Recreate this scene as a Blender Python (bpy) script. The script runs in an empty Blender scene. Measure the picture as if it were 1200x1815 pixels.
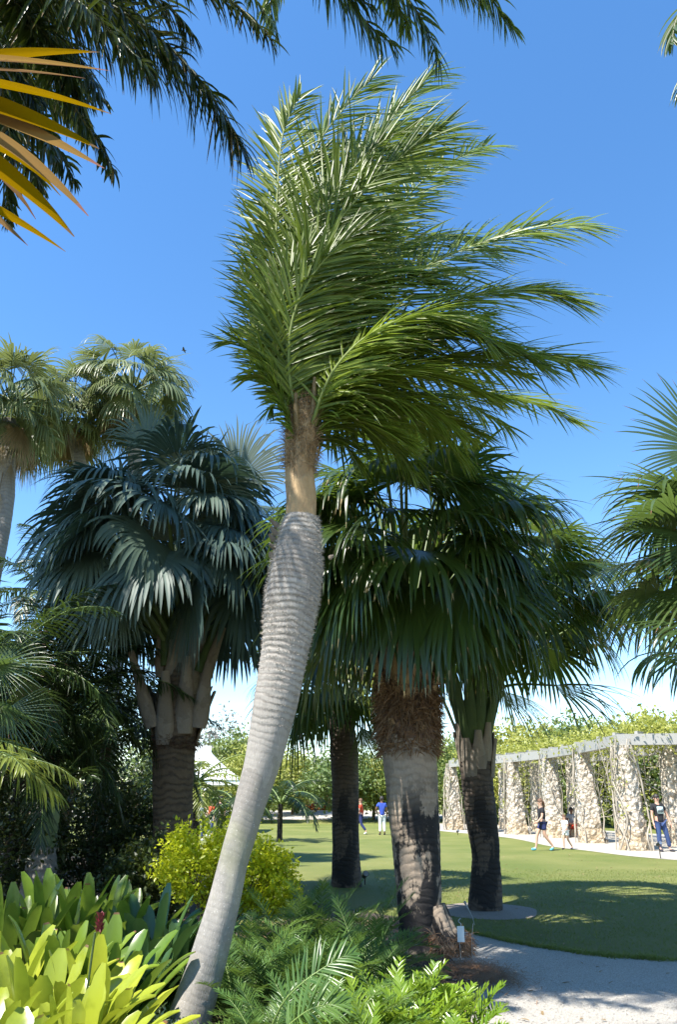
import bpy, math, random
import numpy as np
from mathutils import Vector
rng = np.random.default_rng(7)
random.seed(7)
SC = bpy.context.scene
COL = SC.collection
PI = math.pi

# ---------------------------------------------------------------- camera geometry
FPX, W0, H0 = 1311.0, 1200.0, 1815.0
PITCH = math.radians(21.3)
CH = 1.6
cp, sp = math.cos(PITCH), math.sin(PITCH)

def P(px, py, Y):
    """world point seen at photo pixel (px, py) in the vertical plane at distance Y"""
    yv = (H0/2 - py)/FPX
    t = Y/(cp - yv*sp)
    return np.array([(px-W0/2)/FPX*t, Y, CH + t*(sp + yv*cp)])

def G(px, py, z=0.0):
    yv = (H0/2 - py)/FPX
    t = (CH-z)/-(sp + yv*cp)
    return np.array([(px-W0/2)/FPX*t, t*(cp - yv*sp), z])

def DEP(py, Y):
    return Y/(cp - (H0/2-py)/FPX*sp)

# ---------------------------------------------------------------- basic helpers
def nrm(v):
    v = np.asarray(v, float)
    return v/np.maximum(np.linalg.norm(v, axis=-1, keepdims=True), 1e-9)

def empty(name, loc, label, cat, group=None):
    o = bpy.data.objects.new(name, None)
    COL.objects.link(o)
    o.location = tuple(float(x) for x in loc)
    o.empty_display_size = .1
    o['label'] = label; o['category'] = cat
    if group: o['group'] = group
    return o

def tag(o, label=None, cat=None, group=None, kind=None):
    if label: o['label'] = label
    if cat: o['category'] = cat
    if group: o['group'] = group
    if kind: o['kind'] = kind
    return o

def worig(o):
    v = np.zeros(3)
    while o is not None:
        v = v + np.array(o.location); o = o.parent
    return v

class MB:
    def __init__(s):
        s.v = []; s.f = []; s.n = 0; s.uv = []
    def add(s, V, F, UV=None, mi=0):
        V = np.asarray(V, float).reshape(-1, 3)
        F = np.asarray(F, np.int64)
        s.v.append(V)
        s.uv.append(np.zeros((len(V), 2)) if UV is None else np.asarray(UV, float).reshape(-1, 2))
        s.f.append((F + s.n, mi))
        s.n += len(V)
    def box(s, c, size, mi=0, rz=0, top=1.0):
        hx, hy, hz = [a/2 for a in size]
        V = []
        for z, k in ((-hz, 1), (hz, top)):
            for x, y in ((-1, -1), (1, -1), (1, 1), (-1, 1)):
                X, Y = x*hx*k, y*hy*k
                V.append((X*math.cos(rz)-Y*math.sin(rz)+c[0], X*math.sin(rz)+Y*math.cos(rz)+c[1], z+c[2]))
        s.add(V, [[3, 2, 1, 0], [4, 5, 6, 7], [0, 1, 5, 4], [1, 2, 6, 5], [2, 3, 7, 6], [3, 0, 4, 7]], mi=mi)
    def build(s, name, mats, parent=None, smooth=True):
        me = bpy.data.meshes.new(name)
        V = np.concatenate(s.v); UV = np.concatenate(s.uv)
        if parent is not None:
            V = V - worig(parent)
        loops = []; tot = []; mi = []
        for F, m in s.f:
            loops.append(F.ravel()); tot.append(np.full(len(F), F.shape[1])); mi.append(np.full(len(F), m))
        loops = np.concatenate(loops).astype(np.int32); tot = np.concatenate(tot).astype(np.int32); mi = np.concatenate(mi).astype(np.int32)
        st = np.concatenate([[0], np.cumsum(tot)[:-1]]).astype(np.int32)
        me.vertices.add(len(V)); me.vertices.foreach_set('co', V.astype(np.float32).ravel())
        me.loops.add(len(loops)); me.loops.foreach_set('vertex_index', loops)
        me.polygons.add(len(tot)); me.polygons.foreach_set('loop_start', st)
        me.polygons.foreach_set('loop_total', tot)
        me.polygons.foreach_set('material_index', mi)
        me.polygons.foreach_set('use_smooth', np.full(len(tot), smooth, dtype=bool))
        ul = me.uv_layers.new(name='UVMap')
        ul.data.foreach_set('uv', UV[loops].astype(np.float32).ravel())
        me.update(calc_edges=True)
        me.validate()
        for m in (mats if isinstance(mats, (list, tuple)) else [mats]): me.materials.append(m)
        o = bpy.data.objects.new(name, me)
        COL.objects.link(o)
        if parent is not None:
            o.parent = parent
        return o

def origin(o):
    """move a single-mesh thing's origin to its base"""
    me = o.data
    n = len(me.vertices); a = np.zeros(n*3, np.float32); me.vertices.foreach_get('co', a); a = a.reshape(-1, 3)
    c = np.array([a[:, 0].mean(), a[:, 1].mean(), a[:, 2].min()], np.float32)
    me.vertices.foreach_set('co', (a-c).ravel()); me.update()
    o.location = tuple(float(x) for x in c)
    return o

def catmull(pts, n):
    p = np.asarray(pts, float)
    p = np.vstack([2*p[0]-p[1], p, 2*p[-1]-p[-2]])
    out = []
    m = len(p)-3
    for t in np.linspace(0, m-1e-6, n):
        i = int(t); u = t-i
        a, b, c, d = p[i], p[i+1], p[i+2], p[i+3]
        out.append(.5*((2*b)+(-a+c)*u+(2*a-5*b+4*c-d)*u*u+(-a+3*b-3*c+d)*u**3))
    return np.array(out)

def frames(C):
    T = nrm(np.gradient(C, axis=0))
    ref = np.array([1., 0, 0]) if abs(T[0][0]) < .8 else np.array([0, 1., 0])
    U = []
    u = nrm(ref - T[0]*np.dot(ref, T[0]))
    for t in T:
        u = nrm(u - t*np.dot(u, t)); U.append(u)
    U = np.array(U)
    return T, U, np.cross(T, U)

def tube(mb, C, R, n=12, mi=0, disp=None, cap=True):
    C = np.asarray(C, float); m = len(C)
    R = np.broadcast_to(np.asarray(R, float), (m,))
    T, U, V = frames(C)
    s = np.concatenate([[0], np.cumsum(np.linalg.norm(np.diff(C, axis=0), axis=1))])
    th = np.linspace(0, 2*PI, n+1)
    TH, SS = np.meshgrid(th, s)
    RR = np.repeat(R[:, None], n+1, 1)
    if disp is not None:
        RR = RR + disp(SS, TH)
        RR[:, -1] = RR[:, 0]
    X = C[:, None, :] + RR[..., None]*(np.cos(TH)[..., None]*U[:, None, :] + np.sin(TH)[..., None]*V[:, None, :])
    idx = np.arange(m*(n+1)).reshape(m, n+1)
    F = np.stack([idx[:-1, :-1], idx[:-1, 1:], idx[1:, 1:], idx[1:, :-1]], -1).reshape(-1, 4)
    UV = np.stack([TH/(2*PI), SS], -1)
    mb.add(X, F, UV, mi)
    if cap:
        for k in (0, m-1):
            c = C[k][None]; ring = X[k, :n]
            f = [[0, 1+(j+1) % n, 1+j] if k == 0 else [0, 1+j, 1+(j+1) % n] for j in range(n)]
            mb.add(np.vstack([c, ring]), f, np.tile([[.5, s[k]]], (n+1, 1)), mi)

def blades(mb, B, D, N, L, Wd, prof, S, grav=0., gpow=1.3, fold=.25, mi=0, gvec=(0, 0, -1), two=False, gstart=0.):
    B = np.asarray(B, float); K = len(B)
    D = nrm(D); N = np.broadcast_to(N, (K, 3))
    L = np.broadcast_to(L, (K,))[:, None]; Wd = np.broadcast_to(Wd, (K,))[:, None]
    grav = np.broadcast_to(grav, (K,))[:, None]
    gvec = np.broadcast_to(np.asarray(gvec, float), (K, 3))
    prof = np.interp(np.linspace(0, 1, S+1), np.linspace(0, 1, len(prof)), prof)
    p = B.copy(); d = D.copy()
    rows = []
    for k in range(S+1):
        side = nrm(np.cross(d, N)); nn = nrm(np.cross(side, d)); w = Wd*prof[k]/2
        if two:
            rows += [p-side*w, p+side*w]
        else:
            rows += [p-side*w+nn*fold*w*2, p, p+side*w+nn*fold*w*2]
        if k < S:
            u = max(0., (k+1)/S-gstart)/(1-gstart)
            d = nrm(D + gvec*grav*u**gpow)
            p = p + d*L/S
    q = 2 if two else 3
    V = np.stack(rows, 1)
    idx = np.arange(K*(S+1)*q).reshape(K, S+1, q)
    F = np.stack([idx[:, :-1, :-1], idx[:, :-1, 1:], idx[:, 1:, 1:], idx[:, 1:, :-1]], -1).reshape(-1, 4)
    uu = np.repeat(np.linspace(0, 1, S+1), q); vv = np.tile(np.linspace(0, 1, q), S+1)
    UV = np.tile(np.stack([vv, uu], -1), (K, 1))
    mb.add(V, F, UV, mi)

# ---------------------------------------------------------------- materials
class NT:
    def __init__(s, name):
        s.m = bpy.data.materials.new(name); s.m.use_nodes = True
        s.t = s.m.node_tree; s.t.nodes.clear()
        s.out = s.t.nodes.new('ShaderNodeOutputMaterial')
    def n(s, typ, attrs=None, **ins):
        nd = s.t.nodes.new('ShaderNode'+typ)
        for k, v in (attrs or {}).items(): setattr(nd, k, v)
        for k, v in ins.items():
            key = int(k[1:]) if k[0] == 'i' and k[1:].isdigit() else k.replace('_', ' ')
            sock = nd.inputs[key]
            if hasattr(v, 'is_output') or isinstance(v, bpy.types.NodeSocket): s.t.links.new(v, sock)
            else:
                if isinstance(v, tuple) and len(v) == 3 and sock.type == 'RGBA': v = v+(1,)
                sock.default_value = v
        return nd
    def mix(s, f, a, b, mode='MIX'):
        nd = s.t.nodes.new('ShaderNodeMix'); nd.data_type = 'RGBA'; nd.blend_type = mode
        for k, v in ((0, f), (6, a), (7, b)):
            if isinstance(v, bpy.types.NodeSocket): s.t.links.new(v, nd.inputs[k])
            else: nd.inputs[k].default_value = v+(1,) if isinstance(v, tuple) else v
        return nd.outputs[2]
    def math(s, op, a, b=0., clamp=False):
        nd = s.t.nodes.new('ShaderNodeMath'); nd.operation = op; nd.use_clamp = clamp
        for k, v in ((0, a), (1, b)):
            if isinstance(v, bpy.types.NodeSocket): s.t.links.new(v, nd.inputs[k])
            else: nd.inputs[k].default_value = v
        return nd.outputs[0]
    def ramp(s, f, stops):
        nd = s.t.nodes.new('ShaderNodeValToRGB'); s.t.links.new(f, nd.inputs[0])
        cr = nd.color_ramp
        while len(cr.elements) < len(stops): cr.elements.new(.5)
        for e, (p_, c) in zip(cr.elements, stops):
            e.position = p_; e.color = c+(1,) if len(c) == 3 else c
        return nd.outputs[0]
    def noise(s, scale, detail=4, coord=None, rough=.55):
        if coord is None: coord = s.coord()
        return s.n('TexNoise', Scale=scale, Detail=detail, Roughness=rough, Vector=coord).outputs[0]
    def coord(s):
        if not hasattr(s, '_c'): s._c = s.n('TexCoord').outputs['Object']
        return s._c
    def uv(s):
        if not hasattr(s, '_u'): s._u = s.n('TexCoord').outputs['UV']
        return s._u
    def done(s, shader):
        s.t.links.new(shader, s.out.inputs[0]); return s.m

def leafmat(name, c1, c2, trans=.3, tcol=None, rough=.38, tip=None, tipu=.9, spec=.5, c3=None, ridge=0):
    t = NT(name)
    ri = t.n('NewGeometry').outputs['Random Per Island']
    col = t.mix(ri, c1, c2)
    if c3 is not None:
        col = t.mix(t.math('GREATER_THAN', ri, .94), col, c3)
    nz = t.noise(3.0, 2)
    col = t.mix(t.math('MULTIPLY', nz, .5), col, tuple(x*.55 for x in c1))
    ob = t.n('ObjectInfo').outputs['Random']
    col = t.mix(t.math('MULTIPLY', ob, .45), col, tuple(min(1, x*k) for x, k in zip(c2, (1.45, 1.25, .9))))
    y = t.n('SeparateXYZ', Vector=t.uv())
    if tip is not None:
        f = t.math('GREATER_THAN', t.math('ADD', y.outputs[1], t.math('MULTIPLY', t.math('SUBTRACT', ri, .5), .16)), tipu)
        col = t.mix(f, col, tip)
    b = t.n('BsdfPrincipled', Base_Color=col, Roughness=rough)
    b.inputs['Specular IOR Level'].default_value = spec
    if ridge < 0:
        mt_ = t.ramp(t.noise(9., 4), [(.5, (0, 0, 0)), (.72, (.6, .6, .6))])
        col2 = t.mix(mt_, col, tuple(x*.5 for x in c1)); t.t.links.new(col2, b.inputs['Base Color'])
    if ridge > 0:
        w = t.math('SINE', t.math('MULTIPLY', y.outputs[0], ridge))
        bp = t.n('Bump', Strength=.25, Distance=.0008, Height=w)
        t.t.links.new(bp.outputs[0], b.inputs['Normal'])
    if tcol is None: tcol = tuple(min(1, x*k) for x, k in zip(c2, (1.5, 1.5, .7)))
    tc = t.mix(.5, col, tcol)
    tr = t.n('BsdfTranslucent', Color=tc)
    return t.done(t.n('MixShader', Fac=trans, i1=b.outputs[0], i2=tr.outputs[0]).outputs[0])

def solid(name, c, rough=.7, noise=.25, scale=8., c2=None, bump=.0, metal=0.):
    t = NT(name)
    nz = t.noise(scale, 5)
    col = t.mix(nz, tuple(x*(1-noise) for x in c), tuple(min(1, x*(1+noise)) for x in (c2 or c)))
    b = t.n('BsdfPrincipled', Base_Color=col, Roughness=rough, Metallic=metal)
    if bump:
        bp = t.n('Bump', Strength=bump, Distance=.02, Height=nz)
        t.t.links.new(bp.outputs[0], b.inputs['Normal'])
    return t.done(b.outputs[0])

def barkmat(name, light, dark, ring=90., amount=.5, fib=40., stain=None, stainz=(0, 0), moss=None, ringz=(-10, -9), bump=.6):
    """ring = radians per metre along the trunk; UV.y is the arc length in metres"""
    t = NT(name)
    s = t.n('SeparateXYZ', Vector=t.uv())
    x, y = s.outputs[0], s.outputs[1]
    nz = t.noise(6., 5)
    warp = t.math('ADD', t.math('MULTIPLY', nz, 9.), t.math('MULTIPLY', t.noise(1.3, 3), 30.))
    r = t.math('SINE', t.math('ADD', t.math('MULTIPLY', y, ring), warp))
    r = t.math('POWER', t.math('MULTIPLY', t.math('ADD', r, 1.), .5), 2.2)
    if ringz[0] > -10:
        g = t.n('MapRange', i0=y, i1=ringz[0], i2=ringz[1], i3=.22, i4=1.).outputs[0]
        r = t.math('MULTIPLY', r, g)
    cv = t.n('CombineXYZ', X=t.math('MULTIPLY', x, fib), Y=t.math('MULTIPLY', y, 14.), Z=0.).outputs[0]
    fb = t.noise(1.0, 4, cv, .7)
    spk = t.noise(55., 3, None, .7)
    v = t.math('ADD', t.math('MULTIPLY', r, amount), t.math('MULTIPLY', t.math('SUBTRACT', fb, .35), 1.1))
    col = t.mix(t.math('MULTIPLY', v, 1., True), light, dark)
    col = t.mix(t.math('MULTIPLY', spk, .5), col, tuple(a*.55 for a in light))
    big = t.noise(1.6, 4)
    col = t.mix(t.math('MULTIPLY', t.math('GREATER_THAN', big, .55), .25), col, tuple(a*.7 for a in dark))
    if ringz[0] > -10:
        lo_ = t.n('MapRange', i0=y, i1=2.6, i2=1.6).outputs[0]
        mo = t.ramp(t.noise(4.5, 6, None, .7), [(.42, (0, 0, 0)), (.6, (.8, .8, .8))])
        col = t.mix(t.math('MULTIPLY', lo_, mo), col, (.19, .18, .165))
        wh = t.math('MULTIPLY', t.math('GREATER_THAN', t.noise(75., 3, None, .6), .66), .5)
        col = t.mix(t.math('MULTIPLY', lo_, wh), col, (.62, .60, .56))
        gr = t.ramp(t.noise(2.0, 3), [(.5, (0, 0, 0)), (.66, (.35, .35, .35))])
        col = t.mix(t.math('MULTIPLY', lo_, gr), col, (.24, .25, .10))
    if moss:
        col = t.mix(t.ramp(t.noise(2.2, 4), [(.5, (0, 0, 0)), (.62, (.7, .7, .7))]), col, moss)
    if stain:
        zf = t.math('MULTIPLY', t.n('MapRange', i0=y, i1=stainz[0], i2=stainz[0]+.15).outputs[0],
                    t.n('MapRange', i0=y, i1=stainz[1], i2=stainz[1]-.5).outputs[0])
        cv2 = t.n('CombineXYZ', X=t.math('MULTIPLY', x, 3.5), Y=t.math('MULTIPLY', y, 1.1), Z=3.).outputs[0]
        sn = t.noise(1.6, 6, cv2, .68)
        m_ = t.math('MULTIPLY', t.ramp(sn, [(.475, (0, 0, 0)), (.515, (1, 1, 1))]), zf)
        col = t.mix(m_, col, stain)
    b = t.n('BsdfPrincipled', Base_Color=col, Roughness=.85)
    h = t.math('ADD', t.math('MULTIPLY', r, -.5), t.math('MULTIPLY', fb, -.6))
    bp = t.n('Bump', Strength=bump, Distance=.02, Height=h)
    t.t.links.new(bp.outputs[0], b.inputs['Normal'])
    return t.done(b.outputs[0])

M = {}
M['main_leaf'] = leafmat('belly_palm_leaflets', (.03, .066, .009), (.19, .265, .042), .34, (.40, .54, .05), .36, (.30, .26, .12), .97, .3)
M['main_rachis'] = solid('belly_palm_rachis', (.13, .17, .03), .65)
M['blue_leaf'] = leafmat('blue_green_fan', (.040, .076, .066), (.072, .118, .10), .15, (.07, .14, .05), .55, None, .9, .5, ridge=0)
M['blue_stem'] = solid('blue_fan_petiole', (.10, .15, .05), .5)
M['fan_leaf'] = leafmat('dark_green_fan', (.014, .034, .009), (.038, .072, .016), .30, (.24, .36, .04), .3, (.22, .17, .07), .97, .55)
M['fan_stem'] = solid('fan_petiole', (.08, .12, .03), .5)
M['dead_leaf'] = leafmat('dead_fan', (.20, .15, .085), (.33, .26, .16), .2, (.35, .22, .08), .7, None, .9, .2)
M['sabal_leaf'] = leafmat('sabal_fan', (.11, .15, .06), (.17, .21, .10), .28, (.28, .34, .08), .38, (.36, .3, .16), .97, .5)
M['edge_leaf'] = leafmat('right_fan', (.03, .062, .022), (.065, .11, .035), .28, (.22, .34, .06), .28, (.2, .09, .05), .975, .65)
M['over_leaf'] = leafmat('overhead_leaflets', (.015, .028, .007), (.028, .048, .011), .2, (.15, .2, .02), .33, (.25, .17, .09), .95, .5, c3=(.2, .14, .07))
M['over_leaf2'] = leafmat('overhead_leaflets_green', (.03, .065, .012), (.075, .125, .025), .32, (.28, .38, .05), .33, (.28, .22, .12), .97, .5)
M['over_rachis'] = solid('overhead_rachis', (.10, .10, .03), .5)
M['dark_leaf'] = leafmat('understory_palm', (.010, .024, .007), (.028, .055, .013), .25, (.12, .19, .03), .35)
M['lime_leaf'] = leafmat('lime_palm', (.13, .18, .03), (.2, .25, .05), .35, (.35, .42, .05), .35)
M['yellow_strap'] = leafmat('variegated_strap', (.17, .095, .001), (.21, .13, .002), .35, (.42, .26, .0), .6, (.16, .10, .06), .96, .0, ridge=18)
M['pink_strap'] = leafmat('variegated_pink', (.16, .08, .055), (.19, .13, .03), .25, (.40, .22, .12), .6, (.2, .10, .08), .94, .0, ridge=18)
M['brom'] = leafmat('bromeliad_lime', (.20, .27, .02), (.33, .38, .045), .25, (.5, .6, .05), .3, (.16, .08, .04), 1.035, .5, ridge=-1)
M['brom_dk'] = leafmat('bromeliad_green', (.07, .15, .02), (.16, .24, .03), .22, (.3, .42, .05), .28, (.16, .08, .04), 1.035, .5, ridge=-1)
M['brom_old'] = leafmat('bromeliad_withered', (.45, .25, .07), (.5, .36, .2), .2, (.5, .25, .05), .5, (.25, .12, .06), .8, .3)
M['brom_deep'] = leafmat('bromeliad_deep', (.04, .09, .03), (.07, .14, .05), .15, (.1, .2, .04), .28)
M['duranta'] = leafmat('golden_shrub_leaves', (.28, .36, .010), (.52, .57, .03), .45, (.75, .82, .04), .35, None, .9, .4, c3=(.2, .32, .03))
M['twig'] = solid('twig', (.12, .085, .05), .8)
M['cycad'] = leafmat('feathery_leaflets', (.045, .105, .022), (.10, .18, .045), .26, (.24, .36, .05), .3, None, .9, .42)
M['zamia'] = leafmat('glossy_leaflets', (.08, .17, .012), (.18, .28, .022), .30, (.38, .52, .05), .25, (.3, .2, .08), 1.04, .6)
M['cycad_stem'] = solid('feathery_stem', (.14, .2, .05), .5)
M['bg1'] = leafmat('background_leaves_yellow', (.22, .26, .05), (.32, .35, .09), .35, (.4, .45, .07), .5)
M['bg2'] = leafmat('background_leaves_green', (.09, .15, .04), (.16, .22, .06), .3, (.25, .33, .06), .5)
M['bg3'] = leafmat('background_leaves_grey', (.2, .2, .17), (.28, .27, .25), .2, (.25, .25, .2), .6)
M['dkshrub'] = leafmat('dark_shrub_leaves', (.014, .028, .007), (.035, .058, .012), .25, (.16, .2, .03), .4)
M['croton'] = leafmat('croton_red', (.36, .07, .03), (.4, .2, .05), .25, (.5, .1, .02), .4)
M['vine_leaf'] = leafmat('vine_leaves', (.15, .20, .04), (.28, .31, .07), .35, (.5, .55, .06), .45)
M['vine_stem'] = solid('vine_stems', (.34, .30, .24), .85)
M['grass'] = leafmat('lawn_blades', (.08, .13, .02), (.15, .19, .04), .3, (.3, .4, .06), .5)
M['greyherb'] = leafmat('grey_herb', (.2, .26, .16), (.32, .38, .24), .2, (.3, .4, .2), .5)
M['needle'] = solid('pine_straw', (.26, .14, .07), .8, .5, 60.)
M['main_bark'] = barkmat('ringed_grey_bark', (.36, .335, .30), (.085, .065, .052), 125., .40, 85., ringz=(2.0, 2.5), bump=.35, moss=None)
M['stalk'] = solid('yellow_green_stalk', (.13, .10, .03), .6, .5, 25., (.17, .11, .04))
M['strand'] = leafmat('fibre_strands', (.07, .04, .024), (.20, .13, .08), .05, None, .8, None, .9, .2)
M['hair'] = solid('trunk_spines', (.42, .38, .33), .8, .4, 20.)
M['sheath'] = barkmat('brown_sheath', (.42, .29, .15), (.16, .08, .035), 9., .3, 30., bump=.9)
M['fibre'] = barkmat('fibrous_bark', (.15, .085, .05), (.05, .028, .018), 30., .3, 70., bump=1.)
M['centre_bark'] = barkmat('stained_ringed_bark', (.33, .26, .19), (.12, .085, .058), 75., .22, 60., stain=(.012, .010, .009), stainz=(-.5, 2.0), bump=.4)
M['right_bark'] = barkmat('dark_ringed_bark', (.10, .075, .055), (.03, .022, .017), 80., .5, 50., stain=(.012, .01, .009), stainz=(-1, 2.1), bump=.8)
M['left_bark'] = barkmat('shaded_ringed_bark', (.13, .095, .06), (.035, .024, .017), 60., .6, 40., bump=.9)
M['grey_bark'] = barkmat('plain_grey_bark', (.27, .25, .22), (.12, .105, .09), 60., .3, 40.)
M['boot'] = barkmat('leaf_base', (.27, .23, .18), (.09, .065, .045), 3., .15, 34., bump=.7)
M['boot_green'] = barkmat('leaf_base_green', (.07, .11, .03), (.03, .06, .018), 3., .15, 16., bump=.3)
M['white_cloth'] = solid('white_canvas', (.8, .82, .82), .8, .04)
M['metal'] = solid('grey_metal', (.4, .4, .4), .35, .1, metal=.8)
M['black'] = solid('black_plastic', (.02, .02, .02), .4, .2)
M['tagwhite'] = solid('label_plate', (.62, .66, .64), .4, .05)
M['wood'] = solid('weathered_wood', (.32, .315, .295), .8, .2, 30.)

def stonemat():
    t = NT('coral_stone')
    v = t.n('TexVoronoi', Scale=7., Vector=t.coord())
    nz = t.noise(14., 6)
    col = t.mix(nz, (.52, .45, .35), (.90, .87, .80))
    col = t.mix(t.math('MULTIPLY', v.outputs['Distance'], .9, True), col, (.24, .17, .10))
    zz = t.n('SeparateXYZ', Vector=t.coord()).outputs[2]
    lowm = t.n('MapRange', i0=t.math('ADD', zz, t.math('MULTIPLY', nz, .7)), i1=1.4, i2=.7).outputs[0]
    col = t.mix(t.math('MULTIPLY', lowm, .5), col, (.42, .30, .15))
    b = t.n('BsdfPrincipled', Base_Color=col, Roughness=.9)
    bp = t.n('Bump', Strength=1., Distance=.08, Height=t.math('SUBTRACT', nz, v.outputs['Distance']))
    t.t.links.new(bp.outputs[0], b.inputs['Normal'])
    return t.done(b.outputs[0])
M['stone'] = stonemat()

def lawnmat():
    t = NT('lawn')
    a = t.noise(.35, 5); b_ = t.noise(7., 5); c = t.noise(120., 3, None, .8)
    col = t.mix(t.ramp(a, [(.35, (0, 0, 0)), (.65, (1, 1, 1))]), (.14, .17, .04), (.29, .27, .095))
    col = t.mix(t.math('MULTIPLY', b_, .6), col, (.15, .185, .035))
    col = t.mix(t.math('MULTIPLY', c, .75), col, (.065, .09, .018))
    b = t.n('BsdfPrincipled', Base_Color=col, Roughness=.8)
    b.inputs['Specular IOR Level'].default_value = .2
    bp = t.n('Bump', Strength=.7, Distance=.03, Height=c)
    t.t.links.new(bp.outputs[0], b.inputs['Normal'])
    return t.done(b.outputs[0])
M['lawn'] = lawnmat()

def pathmat(name, c1, c2, dark):
    t = NT(name)
    a = t.noise(1.3, 5); c = t.noise(90., 4, None, .8)
    col = t.mix(a, c1, c2)
    col = t.mix(t.ramp(c, [(.46, (.75, .75, .75)), (.6, (0, 0, 0))]), col, dark)
    b = t.n('BsdfPrincipled', Base_Color=col, Roughness=.9)
    bp = t.n('Bump', Strength=.8, Distance=.02, Height=c)
    t.t.links.new(bp.outputs[0], b.inputs['Normal'])
    return t.done(b.outputs[0])
M['path'] = pathmat('crushed_shell_path', (.50, .47, .41), (.62, .59, .53), (.25, .225, .19))
M['sand'] = pathmat('pale_sand_path', (.42, .39, .34), (.50, .46, .40), (.30, .27, .22))
M['soil'] = pathmat('soil', (.05, .038, .026), (.09, .065, .042), (.03, .022, .016))
M['ring'] = pathmat('sandy_soil', (.30, .26, .22), (.36, .32, .28), (.18, .15, .12))

# ---------------------------------------------------------------- plants
def fan(parent, base, hub, axis, normal, R, spread, nseg, fused, droop, mats, name='fan_leaf', pet=.016, fold=.12, cup=0., jit=.25):
    mb = MB()
    base = np.asarray(base, float); hub = np.asarray(hub, float)
    axis = nrm(axis); n = nrm(np.asarray(normal, float) - axis*np.dot(normal, axis))
    side = np.cross(axis, n)
    mid = (base+hub)/2 + np.array([0, 0, .06*np.linalg.norm(hub-base)])
    C = catmull([base, mid, hub], 7)
    tube(mb, C, np.linspace(pet*1.5, pet*.8, 7), 6, 0)
    th = np.radians(np.linspace(-spread, spread, nseg)) + rng.normal(0, .006, nseg)
    dth = math.radians(2*spread/nseg)
    tn = th/math.radians(spread)
    D = axis*np.cos(th)[:, None] + side*np.sin(th)[:, None] - n*(cup*np.abs(tn)[:, None])
    L = R*(1-.28*np.abs(tn)**2.2)*rng.uniform(.84, 1.06, nseg)
    Wd = 2*L*fused*math.tan(dth/2)*1.1
    prof = []
    for u in np.linspace(0, 1, 13):
        prof.append(u/fused if u <= fused else max(.03, ((1-u)/(1-fused))**.62))
    g = droop*np.clip(rng.normal(1, jit*1.6, nseg), .2, 2.8)*np.where(rng.random(nseg) < .08, 2.5, 1)
    S = 8
    prof = np.array(prof)
    # droop applies mostly beyond the fused part
    blades(mb, np.tile(hub, (nseg, 1)), D, n, L, Wd, prof, S, g, 2.0, fold, 1, gstart=fused*.55)
    o = mb.build(name, mats, parent)
    return o

def frond(parent, pts, nl, L, Wd, mats, up=None, droop=.35, a0=70, a1=25, plume=.15, start=.14, rr=.016, wind=None, S=5, name='frond', fold=.25, lenp=None, n=36, lift=.1, gvec=(0, 0, -1), one_side=None):
    C = catmull(pts, n)
    mb = MB()
    tube(mb, C, np.linspace(rr, rr*.2, n), 6, 0)
    T = nrm(np.gradient(C, axis=0))
    s = np.concatenate([[0], np.cumsum(np.linalg.norm(np.diff(C, axis=0), axis=1))]); s /= s[-1]
    if up is None:
        o = C[-1]-C[0]; o[2] = 0; o = nrm(o)
        up = np.array([0, 0, 1.]) - .6*o
    B, D, Nn, LL = [], [], [], []
    for sd in (-1, 1):
        u = np.linspace(start, 1, nl) + rng.normal(0, .25/nl, nl)
        u = np.clip(u, 0, 1)
        pc = np.stack([np.interp(u, s, C[:, k]) for k in range(3)], 1)
        tc = nrm(np.stack([np.interp(u, s, T[:, k]) for k in range(3)], 1))
        upv = nrm(up - tc*(tc@up)[:, None])
        side = np.cross(tc, upv)*sd
        v = (u-start)/(1-start)
        a = np.radians(a0+(a1-a0)*v**1.3 + rng.normal(0, 5, nl))
        d = tc*np.cos(a)[:, None] + side*np.sin(a)[:, None] + upv*(lift+rng.normal(0, plume, nl))[:, None]
        if wind is not None: d = d + np.asarray(wind)*rng.uniform(.7, 1.3, nl)[:, None]
        B.append(pc); D.append(nrm(d)); Nn.append(nrm(upv+rng.normal(0, .25, (nl, 3))))
        pr = np.clip(np.sin(PI*(.16+.78*v)), .12, 1)**.7 if lenp is None else np.interp(v, np.linspace(0, 1, len(lenp)), lenp)
        LL.append(L*pr*rng.uniform(.85, 1.08, nl))
    B, D, Nn, LL = map(np.concatenate, (B, D, Nn, LL))
    blades(mb, B, D, Nn, LL, Wd*rng.uniform(.8, 1.1, len(B)), [.5, .95, 1, .85, .5, .04], S, droop*rng.uniform(.6, 1.5, len(B)), 1.4, fold, 1, gvec)
    return mb.build(name, mats, parent)

def arc(base, az, el, L, drop, n=6):
    """a drooping curve leaving base at azimuth az, elevation el"""
    h = np.array([math.cos(az), math.sin(az), 0]); p = np.array(base, float); out = [p.copy()]
    for k in range(n):
        e = el - drop*((k+.5)/n)**1.2
        p = p + (h*math.cos(e)+np.array([0, 0, math.sin(e)]))*L/n
        out.append(p.copy())
    return out

def trunk(parent, pts, rad, mat, ringf=40, amp=.008, n=28, m=160, name='trunk', noise_amp=.012):
    C = catmull(pts, m)
    R = np.interp(np.linspace(0, 1, m), np.linspace(0, 1, len(rad)), rad)
    ph = rng.uniform(0, 6, 6)
    def disp(S, TH):
        return amp*np.sin(S*ringf+1.2*np.sin(TH+ph[0])+.6*np.sin(3*TH+S*2)) + noise_amp*(np.sin(2*TH+S*2.3+ph[1])*.6+np.sin(5*TH-S*4.1+ph[2])*.3+np.sin(9*TH+S*11+ph[3])*.25)
    mb = MB(); tube(mb, C, R, n, 0, disp)
    return mb.build(name, mat, parent)

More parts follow.
